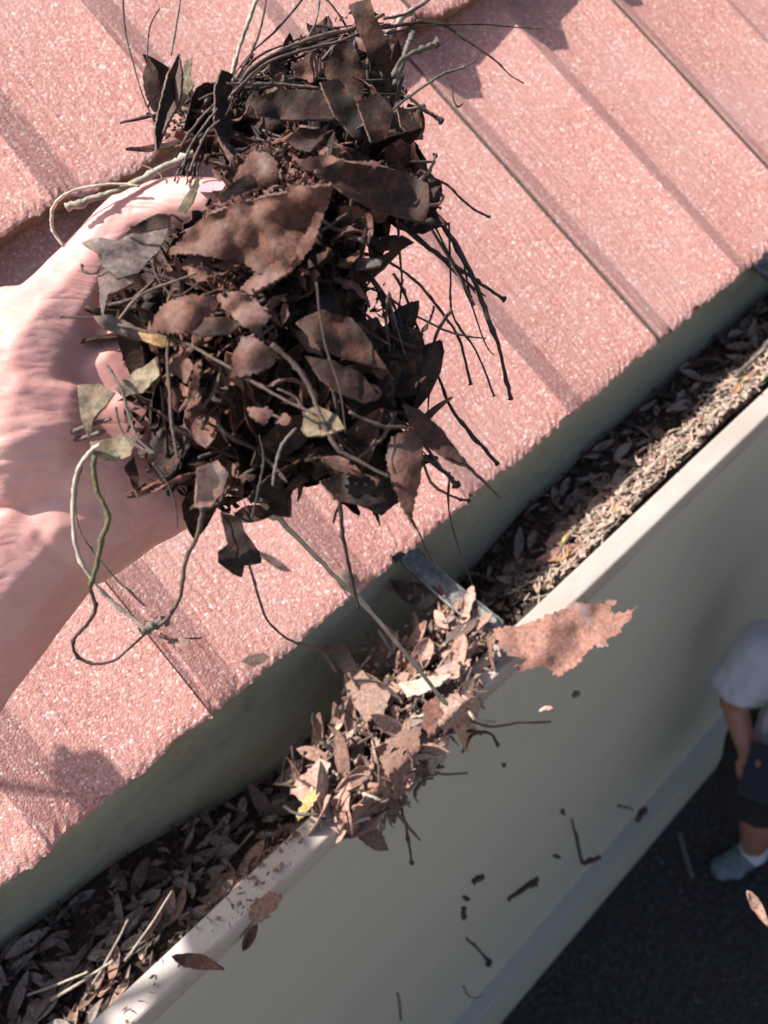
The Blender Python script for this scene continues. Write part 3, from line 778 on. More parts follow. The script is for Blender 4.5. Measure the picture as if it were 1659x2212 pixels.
CREASE = [([(-20, 948), (60, 925), (120, 935), (175, 965)], .9, 7), ([(-20, 992), (70, 985), (140, 968), (205, 985)], 1.1, 8), ([(10, 1018), (90, 1012), (190, 1034)], 1.5, 9),
          ([(60, 1012), (42, 1060), (75, 1140), (112, 1192)], .9, 11), ([(112, 1192), (165, 1232), (225, 1305)], .9, 9), ([(150, 1110), (190, 1135), (235, 1140)], .5, 9),
          ([(215, 1030), (228, 1075), (215, 1110)], 1.0, 11), ([(272, 1020), (285, 1065), (280, 1095)], 1.1, 11), ([(335, 1030), (345, 1070)], .8, 9),
          ([(-20, 770), (80, 748), (170, 752), (215, 765)], .5, 6), ([(-20, 815), (80, 795), (190, 806)], .45, 6), ([(-20, 868), (70, 850), (190, 862)], .5, 6), ([(0, 905), (90, 890), (170, 905)], .5, 6), ([(10, 720), (90, 690), (200, 690)], .4, 6),
          ([(282, 398), (290, 430), (283, 470)], .35, 5), ([(296, 396), (305, 430)], .3, 4), ([(100, 650), (160, 620), (215, 630)], .4, 7)]
def hb(co):
    v = .0006 * fb(co * 55, 3)
    q = M3.transposed() @ (co - CAM)
    if q.z < .02: return v
    x, y = CX + F * q.x / q.z, CY - F * q.y / q.z
    if x < -60 or x > 400 or q.z > .280: return v
    for pl, dep, wd in CREASE:
        d = 1e9
        for a, b in zip(pl, pl[1:]):
            ex, ey = b[0] - a[0], b[1] - a[1]; t = max(0, min(1, ((x - a[0]) * ex + (y - a[1]) * ey) / (ex * ex + ey * ey)))
            d = min(d, (x - a[0] - ex * t) ** 2 + (y - a[1] - ey * t) ** 2)
        v -= .00036 * dep * math.exp(-d / (wd * wd)) - .00016 * dep * math.exp(-d / (wd * wd * 7))
    return v
me = blob_mesh('arm', caps, .0009, 14, hb)
link('arm', me, SKIN, hand)
npoly = [(424, 407), (440, 399), (465, 393), (484, 394), (489, 401), (482, 412), (455, 417), (432, 415)]
plate('thumbnail', npoly, lambda x, y: .2470 - .00003 * (x - 425), NAIL, hand, step=9, jag=.2, warp=.0003, seed=3)

# ------------------------------------------------------------------ clump of wet leaves in the hand
clump = thing('leaf_clump', 'big dark clump of wet rotting leaves and twigs held up in the hand', 'leaf clump', P(600, 700, .25))
MASS = [(330, 300), (315, 220), (395, 200), (430, 205), (500, 150), (600, 110), (700, 60), (760, 15), (800, 5), (845, 95), (880, 200), (905, 290), (885, 350), (930, 425), (905, 490), (830, 480), (790, 495), (800, 560), (840, 620), (835, 690), (905, 712), (915, 790), (895, 870), (912, 960), (890, 1060), (820, 1105), (700, 1055), (640, 1045), (545, 1120), (480, 1110), (400, 1100), (350, 1040), (300, 970), (235, 900), (265, 800), (245, 690), (250, 600), (350, 530), (450, 455), (520, 405), (470, 360), (395, 345)]
CORE = [(470, 210), (600, 160), (720, 110), (800, 90), (850, 200), (860, 330), (880, 430), (780, 470), (770, 560), (790, 680), (870, 740), (860, 880), (860, 1020), (800, 1060), (650, 1010), (500, 1060), (400, 1020), (320, 900), (310, 780), (270, 640), (340, 520), (480, 420), (520, 360), (450, 330)]
def zc(x, y):                        # front of the heap: it bulges towards the lens in the middle
    dx, dy = (x - 560) / 420, (y - 700) / 560
    return .226 + .030 * (dx * dx + dy * dy) + (.012 if y < 380 else 0) * min(1, (380 - y) / 120) - TILT(y)
def core_side(sign, thk):
    return lambda x, y: zc(x, y) + .012 + (thk if sign else 0)
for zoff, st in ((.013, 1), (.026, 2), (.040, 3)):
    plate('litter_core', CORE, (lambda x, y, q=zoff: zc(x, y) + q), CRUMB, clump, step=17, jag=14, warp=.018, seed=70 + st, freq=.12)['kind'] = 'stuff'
small = []
for i in range(380):
    x, y = in_poly(MASS); u = RND()
    if ((x - 425) / 125) ** 2 + ((y - 420) / 75) ** 2 < 1: continue
    q = P(x, y, zc(x, y) + .004 + .034 * u * u)
    me = random.choice(LANCE + BROAD + SHRED) if i % 3 else random.choice(SHRED)
    a = U(0, 2 * pi); xd = cr * cos(a) + cu * sin(a) + TOCAM * U(-.7, .7)
    nrm = (TOCAM * U(.1, 1) + rand_dir() * .8).normalized()
    mw = orient(q, xd, nrm, U(-.7, .7), U(.45, .85) if y > 300 else U(.4, .7))
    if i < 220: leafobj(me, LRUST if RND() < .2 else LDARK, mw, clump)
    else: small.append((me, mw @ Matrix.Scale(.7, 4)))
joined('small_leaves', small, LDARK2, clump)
rusty = []
RUSTZONE = [(500, 340), (650, 270), (760, 320), (740, 380), (660, 560), (560, 640), (620, 720), (600, 800), (480, 900), (360, 840), (300, 720), (380, 600), (480, 420)]
for i in range(170):
    x, y = in_poly(RUSTZONE if i % 3 else MASS)
    q = P(x, y, zc(x, y) + U(-.006, .004)); xd = rand_dir()
    rusty.append((random.choice(SHRED), orient(q, xd, (SUN * .7 + TOCAM * .4 + rand_dir() * .7).normalized(), 0, U(.3, .75))))
joined('rust_shreds', rusty, LRUST, clump)
spots = []
for _ in range(2600):
    x, y = in_poly(MASS); spots.append(P(x, y, zc(x, y) + U(.001, .03)))
chips('crumbs', spots, CRUMB, clump, .0012, .0055)
spots = []
for _ in range(1500):
    x, y = in_poly([(520, 330), (650, 270), (760, 320), (720, 400), (640, 540), (540, 640), (600, 720), (560, 800), (380, 720), (420, 560), (500, 420)]); spots.append(P(x, y, zc(x, y) + U(-.003, .006)))
chips('rust_crumbs', spots, LRUST, clump, .001, .004)

def bend(z0, gx=0, gy=0, cx=0, cy=0, k=0.0, kx=1, ky=1):
    return lambda x, y: z0 + gx * (x - cx) + gy * (y - cy) + k * ((kx * (x - cx)) ** 2 + (ky * (y - cy)) ** 2)
LEAVES = [
 # outline, depth, material, warp
 ([(365, 548), (420, 490), (470, 450), (560, 425), (640, 405), (718, 393), (712, 425), (690, 455), (672, 505), (640, 560), (600, 592), (560, 590), (530, 565), (470, 555), (420, 552)], bend(.2180, -.00002, .00005, 540, 500), LRUST, .006),
 ([(520, 628), (550, 590), (610, 560), (668, 500), (690, 440), (700, 400), (722, 398), (700, 470), (672, 540), (628, 590), (590, 615), (545, 640)], bend(.2155, -.00002, .00002, 600, 530), LRUST, .004),
 ([(325, 715), (350, 665), (400, 642), (460, 640), (482, 652), (450, 680), (410, 718), (360, 722)], bend(.219, .00002, -.00004, 400, 680), LRUST, .004),
 ([(395, 715), (440, 690), (490, 690), (530, 700), (500, 722), (440, 730)], bend(.2165, 0, -.00005, 460, 710), LDARK, .003),
 ([(470, 640), (520, 630), (560, 650), (580, 690), (555, 722), (520, 700), (490, 672)], bend(.217, 0, .00003, 520, 670), LRUST, .005),
 ([(500, 815), (502, 770), (525, 730), (560, 735), (598, 760), (590, 790), (552, 808)], bend(.2155, .00002, .00002, 540, 770), LRUST, .003),
 ([(640, 700), (700, 670), (760, 690), (800, 740), (838, 800), (800, 790), (740, 775), (690, 750)], bend(.224, .00004, .00002, 740, 730), LDARK, .004),
 ([(660, 770), (720, 780), (780, 810), (820, 860), (790, 872), (730, 850), (690, 820)], bend(.222, .00004, -.00002, 740, 820), LDARK, .003),
 ([(835, 990), (845, 945), (890, 930), (912, 965), (905, 1030), (892, 1095), (885, 1130), (865, 1090), (845, 1040)], bend(.231, .00003, 0, 870, 1020, 2e-7), LRUST, .003),
 ([(425, 1012), (470, 995), (492, 1020), (480, 1065), (452, 1098), (420, 1095), (422, 1050)], bend(.219, .00003, .00002, 450, 1040), LPINK, .003),
 ([(478, 1105), (520, 1118), (530, 1150), (560, 1190), (565, 1215), (530, 1220), (524, 1245), (505, 1238), (472, 1215), (470, 1192), (492, 1175)], bend(.240, .00002, .00002, 515, 1170), LDARK, .003),
 ([(170, 835), (215, 832), (250, 850), (230, 880), (205, 905), (192, 950), (178, 910), (170, 870)], bend(.236, .00003, -.00003, 210, 880), LOLIVE, .003),
 ([(248, 842), (300, 800), (345, 770), (350, 812), (310, 850), (262, 855)], bend(.230, -.00002, -.00002, 300, 820), LOLIVE, .004),
 ([(195, 955), (250, 945), (300, 940), (285, 985), (240, 1000), (205, 985)], bend(.233, .00002, .00003, 240, 965), LOLIVE, .003),
 ([(268, 1010), (290, 985), (300, 1030), (298, 1080), (285, 1050)], bend(.238, .00002, 0, 285, 1030), LDARK, .002),
 ([(310, 165), (322, 128), (340, 155), (350, 200), (345, 245), (330, 240), (314, 205)], bend(.250, .00004, 0, 330, 190), LDARK, .002),
 ([(385, 115), (388, 165), (378, 210), (360, 245), (345, 300), (335, 330), (332, 280), (345, 220), (360, 160)], bend(.246, .00012, 0, 360, 200), LDARK, .002),
 ([(378, 210), (392, 130), (398, 170), (392, 220), (368, 265), (342, 325)], bend(.248, -.0001, 0, 380, 200), LSHADE, .002),
 ([(385, 200), (400, 135), (416, 128), (412, 165), (420, 185), (402, 215), (395, 225)], bend(.256, 0, 0, 400, 180), LOLIVE, .003),
 ([(460, 280), (462, 190), (475, 148), (500, 160), (495, 220), (500, 290), (490, 340)], bend(.246, .0001, 0, 480, 240), LDARK, .003),
 ([(855, 230), (885, 240), (908, 275), (914, 302), (890, 304), (865, 275)], bend(.262, .00003, 0, 885, 270), LDARK, .002),
 ([(830, 320), (865, 300), (888, 315), (886, 345), (860, 375), (835, 365)], bend(.258, 0, .00003, 860, 340), LDARK, .003),
 ([(700, 160), (720, 100), (760, 90), (790, 150), (780, 220), (740, 230)], bend(.262, .00003, 0, 745, 160), LDARK, .004),
 ([(755, 15), (800, 0), (812, 40), (845, 110), (838, 160), (800, 130), (775, 70)], bend(.268, .00002, 0, 800, 80), LDARK, .004),
 ([(630, 140), (680, 115), (700, 150), (680, 180), (640, 172)], bend(.262, 0, 0, 660, 150), LRUST, .004),
 ([(540, 215), (600, 195), (690, 200), (760, 225), (720, 262), (620, 262), (555, 250)], bend(.250, .00002, -.00002, 640, 230), LDARK, .004),
 ([(690, 180), (730, 170), (775, 230), (800, 300), (765, 300), (720, 250)], bend(.246, .00004, -.00002, 745, 240), LDARK, .003),
 ([(770, 225), (815, 200), (850, 240), (835, 300), (800, 310)], bend(.246, .00003, 0, 810, 255), LDARK, .003),
 ([(620, 300), (650, 270), (690, 275), (700, 300), (672, 330), (640, 325)], bend(.236, 0, .00004, 660, 300), LDARK, .005),
 ([(510, 415), (505, 385), (540, 335), (575, 330), (600, 352), (598, 390), (560, 412)], bend(.2235, .00002, .00003, 550, 375), LRUST, .003),
 ([(475, 420), (515, 385), (545, 375), (560, 400), (520, 420), (480, 440)], bend(.2205, 0, .00003, 510, 410), LDARK, .003),
 ([(680, 370), (740, 345), (820, 355), (880, 375), (925, 400), (930, 440), (915, 480), (860, 470), (800, 450), (740, 420)], bend(.232, .00005, .00003, 800, 410), LDARK, .006),
 ([(640, 350), (700, 335), (760, 350), (830, 350), (800, 372), (720, 375), (660, 372)], bend(.230, .00002, .00006, 730, 360), LRUST, .006),
 ([(178, 528), (215, 518), (255, 525), (300, 500), (345, 482), (365, 490), (345, 545), (300, 590), (255, 605), (225, 580), (212, 550)], bend(.223, .00003, -.00008, 280, 545, 4e-7, .3, 1), LSHADE, .003),
 ([(270, 505), (300, 480), (345, 460), (372, 462), (365, 492), (300, 505)], bend(.221, 0, .00004, 320, 485), LDARK, .003),
 ([(215, 600), (235, 575), (265, 590), (290, 615), (262, 628), (235, 640), (225, 690), (218, 650)], bend(.225, 0, 0, 250, 620), LSHADE, .003),
 ([(384, 455), (402, 425), (425, 385), (432, 400), (418, 440), (400, 462)], bend(.222, .00002, 0, 410, 430), LOLIVE, .002),
 ([(205, 690), (235, 680), (280, 700), (330, 720), (380, 735), (345, 742), (280, 732), (225, 712)], bend(.221, .00001, .00002, 290, 710), LSHADE, .004),
 ([(300, 720), (340, 722), (382, 745), (350, 752), (310, 738)], bend(.219, 0, 0, 340, 735), LYEL, .002),
 ([(650, 930), (660, 890), (690, 880), (730, 900), (745, 930), (700, 945), (665, 945)], bend(.220, 0, -.00005, 700, 915), LOLIVE, .003),
 ([(360, 800), (378, 770), (398, 762), (420, 790), (408, 830), (385, 812)], bend(.219, 0, 0, 390, 795), LRUST, .004),
 ([(405, 870), (420, 790), (438, 775), (432, 830), (418, 880)], bend(.218, 0, 0, 420, 830), LRUST, .004),
 ([(535, 885), (560, 885), (580, 880), (590, 895), (570, 920), (552, 912)], bend(.2195, 0, 0, 562, 900), LRUST, .003),
 ([(595, 915), (615, 895), (630, 905), (622, 920)], bend(.2195, 0, 0, 612, 910), LRUST, .002),
 ([(870, 875), (905, 885), (950, 925), (985, 975), (1005, 1010), (975, 1000), (930, 970), (890, 935)], bend(.247, .00004, 0, 930, 940), LDARK, .003),
 ([(690, 1040), (760, 1020), (850, 1040), (870, 1080), (822, 1112), (770, 1090), (720, 1080)], bend(.240, .00002, 0, 780, 1070), LDARK, .004),
 ([(825, 725), (880, 705), (912, 720), (912, 790), (905, 850), (860, 860), (840, 800)], bend(.250, .00003, 0, 875, 780), LDARK, .003),
 ([(800, 520), (830, 512), (870, 510), (895, 525), (860, 545), (815, 540)], bend(.250, .00002, 0, 850, 528), LDARK, .002),
 ([(735, 560), (790, 560), (825, 565), (822, 578), (780, 585), (730, 578)], bend(.238, 0, 0, 780, 570), LSHADE, .003),
]
for i, (poly, zf, mt, wp) in enumerate(LEAVES):
    plate('leaf', poly, (lambda x, y, q=zf: q(x, y) - TILT(y)), mt, clump, step=9, jag=(3.2 if mt in (LRUST,) else 1.0), warp=wp * 1.6, seed=300 + i, freq=.065, edge=LEDGEM, th=.0009)

TW = [
 # points (x, y), start depth, end depth, px radii, material, knob px
 ([(143, 449), (190, 433), (235, 418), (300, 392), (375, 350), (420, 330)], .250, .252, [11, 8, 7, 8, 8, 8], TPALE, 0),
 ([(302, 402), (250, 397), (200, 402), (150, 415), (120, 440), (111, 470), (117, 502), (138, 532)], .248, .256, [3, 3, 3, 3.5, 4, 4.5, 4, 3.5], TPALE, 0),
 ([(265, -20), (270, 60), (285, 125), (308, 205), (332, 262), (345, 320)], .262, .250, [3] * 6, TDARK, 0),
 ([(392, -20), (380, 60), (370, 118)], .258, .248, [4, 4, 3.4], TGREY, 0),
 ([(345, 18), (326, 52), (320, 90), (318, 132)], .256, .250, [2, 2.5, 2.5, 2.5], TDARK, 0),
 ([(560, -20), (535, 50), (515, 110), (496, 185), (488, 230)], .272, .250, [5, 5, 5, 5, 4], TPALE, 0),
 ([(578, -20), (566, 50), (545, 110), (505, 180)], .272, .250, [4, 4, 3.4, 3], TBROWN, 0),
 ([(668, -20), (600, 62), (545, 112), (495, 175)], .276, .252, [3.4, 3.4, 3.2, 3], TDARK, 0),
 ([(690, -20), (686, 30), (672, 70), (640, 110)], .276, .258, [4, 4, 3.4, 3], TGREY, 0),
 ([(830, 30), (760, 62), (690, 78), (610, 108), (540, 150), (495, 215)], .272, .246, [6, 6, 6, 5, 5, 4], TBROWN, 0),
 ([(800, 62), (730, 90), (640, 112), (570, 140), (500, 205)], .270, .245, [5, 5, 5, 4, 4], TBROWN, 0),
 ([(740, 70), (660, 96), (590, 122), (530, 168), (488, 250)], .267, .245, [4, 4, 4, 4, 4], TDARK, 0),
 ([(640, 168), (570, 190), (500, 190), (430, 215)], .256, .248, [5, 5, 5, 4], TDARK, 0),
 ([(690, 190), (600, 182), (540, 182), (490, 180)], .254, .246, [5, 5, 4, 4], TBROWN, 0),
 ([(820, 62), (900, 48), (950, 52), (1040, 52), (1110, 58), (1172, 62)], .270, .290, [4, 4, 3.4, 3, 2.6, 1.5], TDARK, 0),
 ([(900, 45), (955, 52), (1010, 88), (1070, 130), (1100, 160), (1132, 180)], .276, .290, [4, 4, 4, 3.4, 2.6, 2.4], TDARK, 0),
 ([(838, 72), (890, 62), (930, 55), (965, 52)], .268, .280, [4, 4, 3.4, 3], TDARK, 0),
 ([(838, 80), (865, 45), (895, 18), (940, -10)], .272, .280, [6, 6, 5, 4], TPALE, 0),
 ([(830, 40), (880, 28), (930, -2)], .266, .274, [5, 5, 4], TBROWN, 0),
 ([(852, 182), (868, 140), (880, 105), (893, 72)], .262, .268, [7, 8, 8, 9], TGREY, 11),
 ([(850, 165), (870, 128), (908, 108), (945, 94)], .258, .266, [7, 7, 7, 7], TGREY, 11),
 ([(770, 278), (830, 250), (880, 212), (925, 180), (962, 158), (1000, 146), (1030, 128)], .244, .266, [3, 3.5, 4, 4, 5.5, 3, 2.4], TGREY, 0),
 ([(962, 160), (976, 185), (980, 215), (990, 230), (1002, 222)], .262, .264, [3, 3, 3, 4.5, 2], TDARK, 0),
 ([(880, 205), (905, 228), (935, 248), (957, 263)], .258, .262, [5, 5, 6, 6], TDARK, 10),
 ([(878, 412), (905, 392), (930, 365), (941, 335)], .246, .262, [5, 5, 5, 5], TBROWN, 6),
 ([(862, 375), (910, 378), (960, 395), (1000, 432), (1030, 455), (1058, 469)], .252, .275, [4, 4, 4, 4, 4, 4], TDARK, 4.5),
 ([(905, 458), (925, 445), (948, 440), (958, 425), (945, 412)], .254, .262, [5, 5, 5, 5, 4], TBROWN, 0),
 ([(880, 365), (932, 450), (972, 508), (1024, 604), (1056, 692), (1080, 756), (1104, 864)], .262, .285, [8, 8, 8, 7, 8, 6, 6], TDARK, 9),
 ([(860, 480), (905, 520), (980, 572), (1032, 608), (1092, 648)], .258, .280, [6, 6, 6, 6, 5], TDARK, 10),
 ([(850, 470), (904, 512), (984, 588), (1024, 622), (1050, 640)], .262, .278, [5, 5, 5, 5, 4], TDARK, 0),
 ([(858, 470), (866, 572), (868, 622), (856, 695)], .256, .262, [4, 4, 4, 4], TDARK, 0),
 ([(800, 530), (840, 564), (900, 608), (956, 676), (992, 732), (1018, 832)], .252, .275, [4, 4.5, 4.5, 4.5, 5, 5], TDARK, 7),
 ([(790, 620), (830, 636), (888, 676), (960, 712), (1008, 726), (1050, 731)], .256, .272, [4, 4, 4, 4, 3, 2.5], TGREY, 0),
 ([(970, 480), (974, 592), (974, 652), (984, 692), (1032, 764), (1068, 856)], .266, .282, [3.4, 3.4, 3.4, 3.4, 3.4, 3.4], TDARK, 5),
 ([(976, 668), (944, 720), (932, 772), (928, 830), (924, 900)], .258, .266, [6, 5, 5, 4.5, 3.5], TDARK, 0),
 ([(850, 590), (872, 628), (900, 700), (924, 768), (952, 824), (976, 884), (1024, 944), (1076, 1004)], .254, .282, [4, 5, 5, 5, 5.5, 6, 6, 6], TDARK, 8),
 ([(1004, 576), (1024, 672), (1052, 748), (1068, 766)], .274, .282, [3, 3, 2.5, 2.5], TDARK, 0),
 ([(938, 662), (930, 690), (912, 712)], .262, .262, [4, 4, 3], TDARK, 0),
 ([(830, 640), (850, 680), (872, 720), (890, 760)], .252, .256, [5, 5, 5, 5], TDARK, 0),
 ([(800, 600), (830, 650), (845, 700), (850, 740)], .254, .256, [5, 5, 5, 5], TDARK, 0),
 ([(205, 684), (240, 698), (300, 712), (400, 742), (465, 776), (536, 818), (616, 864), (680, 895)], .220, .2155, [4, 5, 5, 5, 5, 5, 5, 4], TBROWN, 0),
 ([(588, 744), (632, 784), (668, 832), (696, 908), (728, 968), (776, 996), (842, 1031)], .2125, .226, [8, 7, 7, 7, 7, 6, 5], TBROWN, 0),
 ([(684, 610), (700, 732), (732, 832), (748, 935)], .214, .218, [4, 4, 4, 4], TDARK, 0),
 ([(755, 890), (824, 920), (860, 922), (895, 926)], .220, .232, [5, 5, 5, 5], TBROWN, 0),
 ([(640, 925), (610, 960), (595, 1010), (590, 1050)], .218, .222, [4, 5, 4, 4], TGREY, 0),
 ([(885, 965), (960, 1020), (990, 1050)], .250, .258, [6, 6, 7], TDARK, 9),
 ([(950, 930), (1000, 995), (1040, 1035), (1082, 1076)], .254, .266, [5, 6, 5, 3], TBROWN, 0),
 ([(905, 950), (930, 1040), (985, 1075), (1015, 1082)], .252, .262, [4, 4, 4, 4], TDARK, 6),
 ([(735, 1085), (742, 1160), (758, 1240), (776, 1316)], .240, .262, [6, 6, 6, 5], TDARK, 0),
 ([(560, 1080), (612, 1130), (700, 1220), (790, 1310), (880, 1415), (965, 1522)], .236, .400, [5, 5, 5, 5, 5, 6], TPALE, 0),
 ([(880, 1105), (905, 1150), (920, 1185), (936, 1216)], .236, .256, [3, 3, 3, 3], TDARK, 0),
 ([(972, 1020), (970, 1100), (990, 1180), (1022, 1265)], .258, .280, [3, 3, 3, 2.5], TDARK, 0),
 ([(530, 1200), (545, 1240), (562, 1300), (582, 1345), (630, 1385), (690, 1402), (728, 1452)], .244, .300, [4, 4, 4, 4, 4, 5, 5], TBROWN, 6),
 ([(215, 960), (194, 978), (166, 1025), (158, 1097), (166, 1187), (202, 1255), (245, 1302), (320, 1360)], .230, .250, [4, 5, 5, 4.5, 5, 5, 5, 4], TPALE, 0),
 ([(178, 1000), (164, 1064), (169, 1136), (202, 1194), (245, 1244), (313, 1309)], .238, .252, [3, 3, 3, 3, 3, 3], TGREY, 0),
 ([(205, 985), (202, 1010), (212, 1064), (234, 1115), (220, 1169), (209, 1223), (194, 1270)], .231, .240, [6, 6, 6, 6.5, 6, 5.5, 5.5], TGREEN, 0),
 ([(194, 1270), (207, 1313), (191, 1345), (162, 1378), (162, 1410), (194, 1433), (245, 1428), (277, 1403), (315, 1370)], .240, .250, [5.5, 5.5, 5.5, 6, 6, 6, 5.5, 5, 5], TDARK, 0),
 ([(448, 1085), (439, 1100), (428, 1151), (400, 1216), (392, 1280), (371, 1324), (340, 1356)], .224, .250, [8, 7.5, 7, 6.5, 6, 6.5, 7], TBROWN, 0),
 ([(305, 1366), (330, 1352), (352, 1340), (365, 1352)], .249, .251, [12, 17, 13, 6], TGREY, 0),
 ([(345, 1372), (372, 1382), (405, 1380), (437, 1378)], .250, .254, [7, 4, 3, 3], TBROWN, 0),
 ([(130, 684), (165, 686), (205, 686), (240, 700)], .222, .221, [3, 3, 4, 5], TDARK, 0),
 ([(110, 946), (140, 938), (185, 922), (240, 905)], .240, .236, [7, 7, 7, 6], TGREY, 0),
 ([(155, 952), (185, 944), (225, 930)], .240, .238, [7, 7, 6], TGREY, 0),
 ([(176, 570), (182, 588), (205, 590), (218, 575)], .226, .224, [3.5, 4, 4, 3], TDARK, 0),
 ([(230, 790), (262, 840), (280, 900), (300, 950), (335, 980)], .226, .224, [5, 5, 5, 4, 4], TGREY, 0),
 ([(250, 880), (262, 930), (300, 965), (330, 980)], .229, .226, [5, 5, 5, 4], TBROWN, 0),
 ([(330, 560), (340, 600), (380, 640), (430, 610)], .219, .219, [4, 4, 4, 4], TDARK, 0),
 ([(250, 700), (300, 640), (370, 610), (425, 590)], .220, .218, [4, 4, 4, 4], TBROWN, 0),
 ([(365, 720), (362, 780), (368, 850), (372, 920), (385, 990)], .217, .219, [5, 5, 6, 6, 5], TBROWN, 0),
 ([(330, 1000), (360, 1040), (378, 1090), (384, 1140)], .226, .230, [4, 4, 4, 3], TDARK, 0),
 ([(545, 1120), (560, 1050), (570, 990), (560, 940)], .224, .220, [3, 4, 4, 3], TDARK, 0),
 ([(660, 900), (640, 860), (600, 840)], .217, .216, [4, 4, 4], TBROWN, 0),
 ([(380, 340), (400, 300), (430, 260), (462, 225)], .248, .244, [4, 4, 4, 3], TBROWN, 0),
 ([(395, 360), (415, 310), (450, 260), (470, 235)], .247, .243, [4, 4, 4, 3], TGREY, 0),
 ([(410, 370), (430, 320), (452, 280), (475, 260)], .246, .243, [4, 4, 4, 3], TBROWN, 0),
 ([(300, 355), (322, 362), (345, 375), (352, 388)], .252, .250, [2.5, 2.5, 3, 3], TGREY, 0),
]
for pts, z0, z1, rr, mt, kn in TW:
    n = len(pts); q = []
    if not kn: rr = [r * (1.15 - .5 * i / (n - 1)) for i, r in enumerate(rr)] if mt is TDARK else rr
    for i, (x, y) in enumerate(pts): q.append(P(x, y, z0 + (z1 - z0) * i / (n - 1) - TILT(y)))
    zz = (z0 + z1) / 2
    twig('twig', q, [r * (.9 if mt in (TPALE, TGREEN) else .66 if r < 7 else .74) * zz / F for r in rr], mt, clump, 7, knob=kn * .74 * zz / F, sub=6)
for i in range(70):                 # small broken stems among the leaves
    x, y = in_poly(MASS); a = U(0, 2 * pi); L = U(.008, .024)
    q = P(x, y, zc(x, y) + U(-.004, .006)); dv = (cr * cos(a) + cu * sin(a) + TOCAM * U(-.5, .5)) * L
    twig('twig', [q - dv * .5, q + rand_dir() * L * .12, q + dv * .5], [U(.0004, .0008)] * 2 + [.0004], random.choice([TDARK, TDARK, TBROWN]), clump, 5)
for (pts, n, sp, r0) in (([(840, 60), (740, 80), (640, 112), (560, 150), (500, 215)], 12, 14, 2.2), ([(850, 190), (760, 188), (640, 178), (540, 182), (450, 200)], 16, 16, 2.2), ([(840, 90), (760, 120), (660, 150), (560, 170)], 10, 18, 2.0),
                         ([(470, 230), (440, 280), (415, 340), (400, 400)], 16, 20, 2.0), ([(640, 400), (560, 450), (480, 470), (400, 500)], 8, 16, 2.0), ([(790, 570), (830, 640), (850, 700), (870, 760)], 9, 16, 2.2), ([(870, 400), (930, 470), (990, 570), (1030, 650)], 4, 12, 2.0),
                         ([(760, 330), (700, 345), (620, 330), (560, 300)], 8, 20, 2.0), ([(860, 860), (900, 930), (950, 1000)], 5, 16, 2.0)):
    for _ in range(n):
        ox, oy, oz = U(-sp, sp), U(-sp, sp), U(-.006, .006); cut = random.randint(0, 1); pp = pts[cut:] if len(pts) > 3 else pts
        q = [P(x + ox + U(-7, 7), y + oy + U(-7, 7), zc(x, y) + .010 + oz) for x, y in pp]
        twig('root', q, [U(.7, 1.2) * r0 * .25 / F * 1.0 for _ in pp], random.choice([TDARK, TDARK, TBROWN]), clump, 5)
plate('leaf', [(362, 1388), (385, 1376), (412, 1380), (408, 1392), (385, 1396)], .240, LPINK, clump, step=8, jag=2, warp=.002, seed=90)

# ------------------------------------------------------------------ bits falling past the wall
def bit(poly_or_pts, z, mat, label, r=None, group=None):
    pts = [P(x, y, z) for x, y in poly_or_pts]
    o = twig('debris_bit', pts, [v * z / F for v in r], mat, None, 6, sub=3)
    tag(o, label, 'debris', group)
bit([(1097, 1945), (1125, 1925), (1150, 1908), (1164, 1898)], .95, TDARK, 'longest dark bark sliver falling in front of the wall, tilted up to the right', [4, 6, 7, 5])
bit([(1006, 2026), (1025, 2042), (1045, 2065), (1056, 2080), (1059, 2083)], .95, TDARK, 'dark stem with knobbed lower end falling before the wall, below the bark sliver', [2.5, 3, 4, 7, 5])
bit([(1236, 1768), (1240, 1790), (1250, 1830), (1258, 1862), (1278, 1860), (1298, 1850)], 1.05, TDARK, 'bent V shaped dark twig falling in front of the wall near its ledge', [2.5, 3, 3.5, 4, 6, 4])
bit([(1002, 1960), (1003, 1970), (1002, 1985)], .9, TDARK, 'stubby dark upright crumb falling below two smaller crumbs', [5, 6.5, 5])
bit([(1000, 1938), (1008, 1941), (1014, 1944)], .9, TDARK, 'tiny black crumb just above the stubby upright crumb', [3, 6, 3])
bit([(1022, 1908), (1034, 1900), (1046, 1893)], .9, TDARK, 'oval dark crumb above the tiny black crumb, before the wall', [5, 8, 6])
bit([(1375, 1775), (1383, 1764), (1392, 1752), (1397, 1745)], 1.1, TDARK, 'dark oval chip falling beside the blue grey ledge', [4, 8, 8, 4])
bit([(1335, 1741), (1350, 1744), (1368, 1749)], 1.1, TGREY, 'thin grey brown stalk falling just left of the dark oval chip', [3, 3.5, 2.5])
bit([(1215, 1748), (1217, 1754), (1219, 1761)], 1.0, TDARK, 'small dark crumb left of the bent V shaped twig top', [4, 5, 3])
bit([(1196, 1848), (1204, 1850), (1212, 1853)], 1.0, TDARK, 'small dark crumb left of the bent V shaped twig elbow', [3, 5, 2.5])
bit([(860, 2146), (864, 2175), (866, 2205)], .85, TGREY, 'faint grey stalk falling lowest in front of the wall, left side', [3, 3, 3])
bit([(1003, 2130), (1008, 2145), (1022, 2157), (1045, 2150)], .9, TGREY, 'thin curved grey fibre falling near the bottom edge of the photo', [2, 2, 2, 1.5])
bit([(1238, 1505), (1245, 1500), (1252, 1497)], .62, TBROWN, 'reddish brown crumb falling just below the large torn leaf', [4, 8, 5])
bit([(1165, 1536), (1178, 1531), (1196, 1530)], .5, LPINK, 'small sunlit orange leaf fragment floating below the large torn leaf', [3, 6, 4])
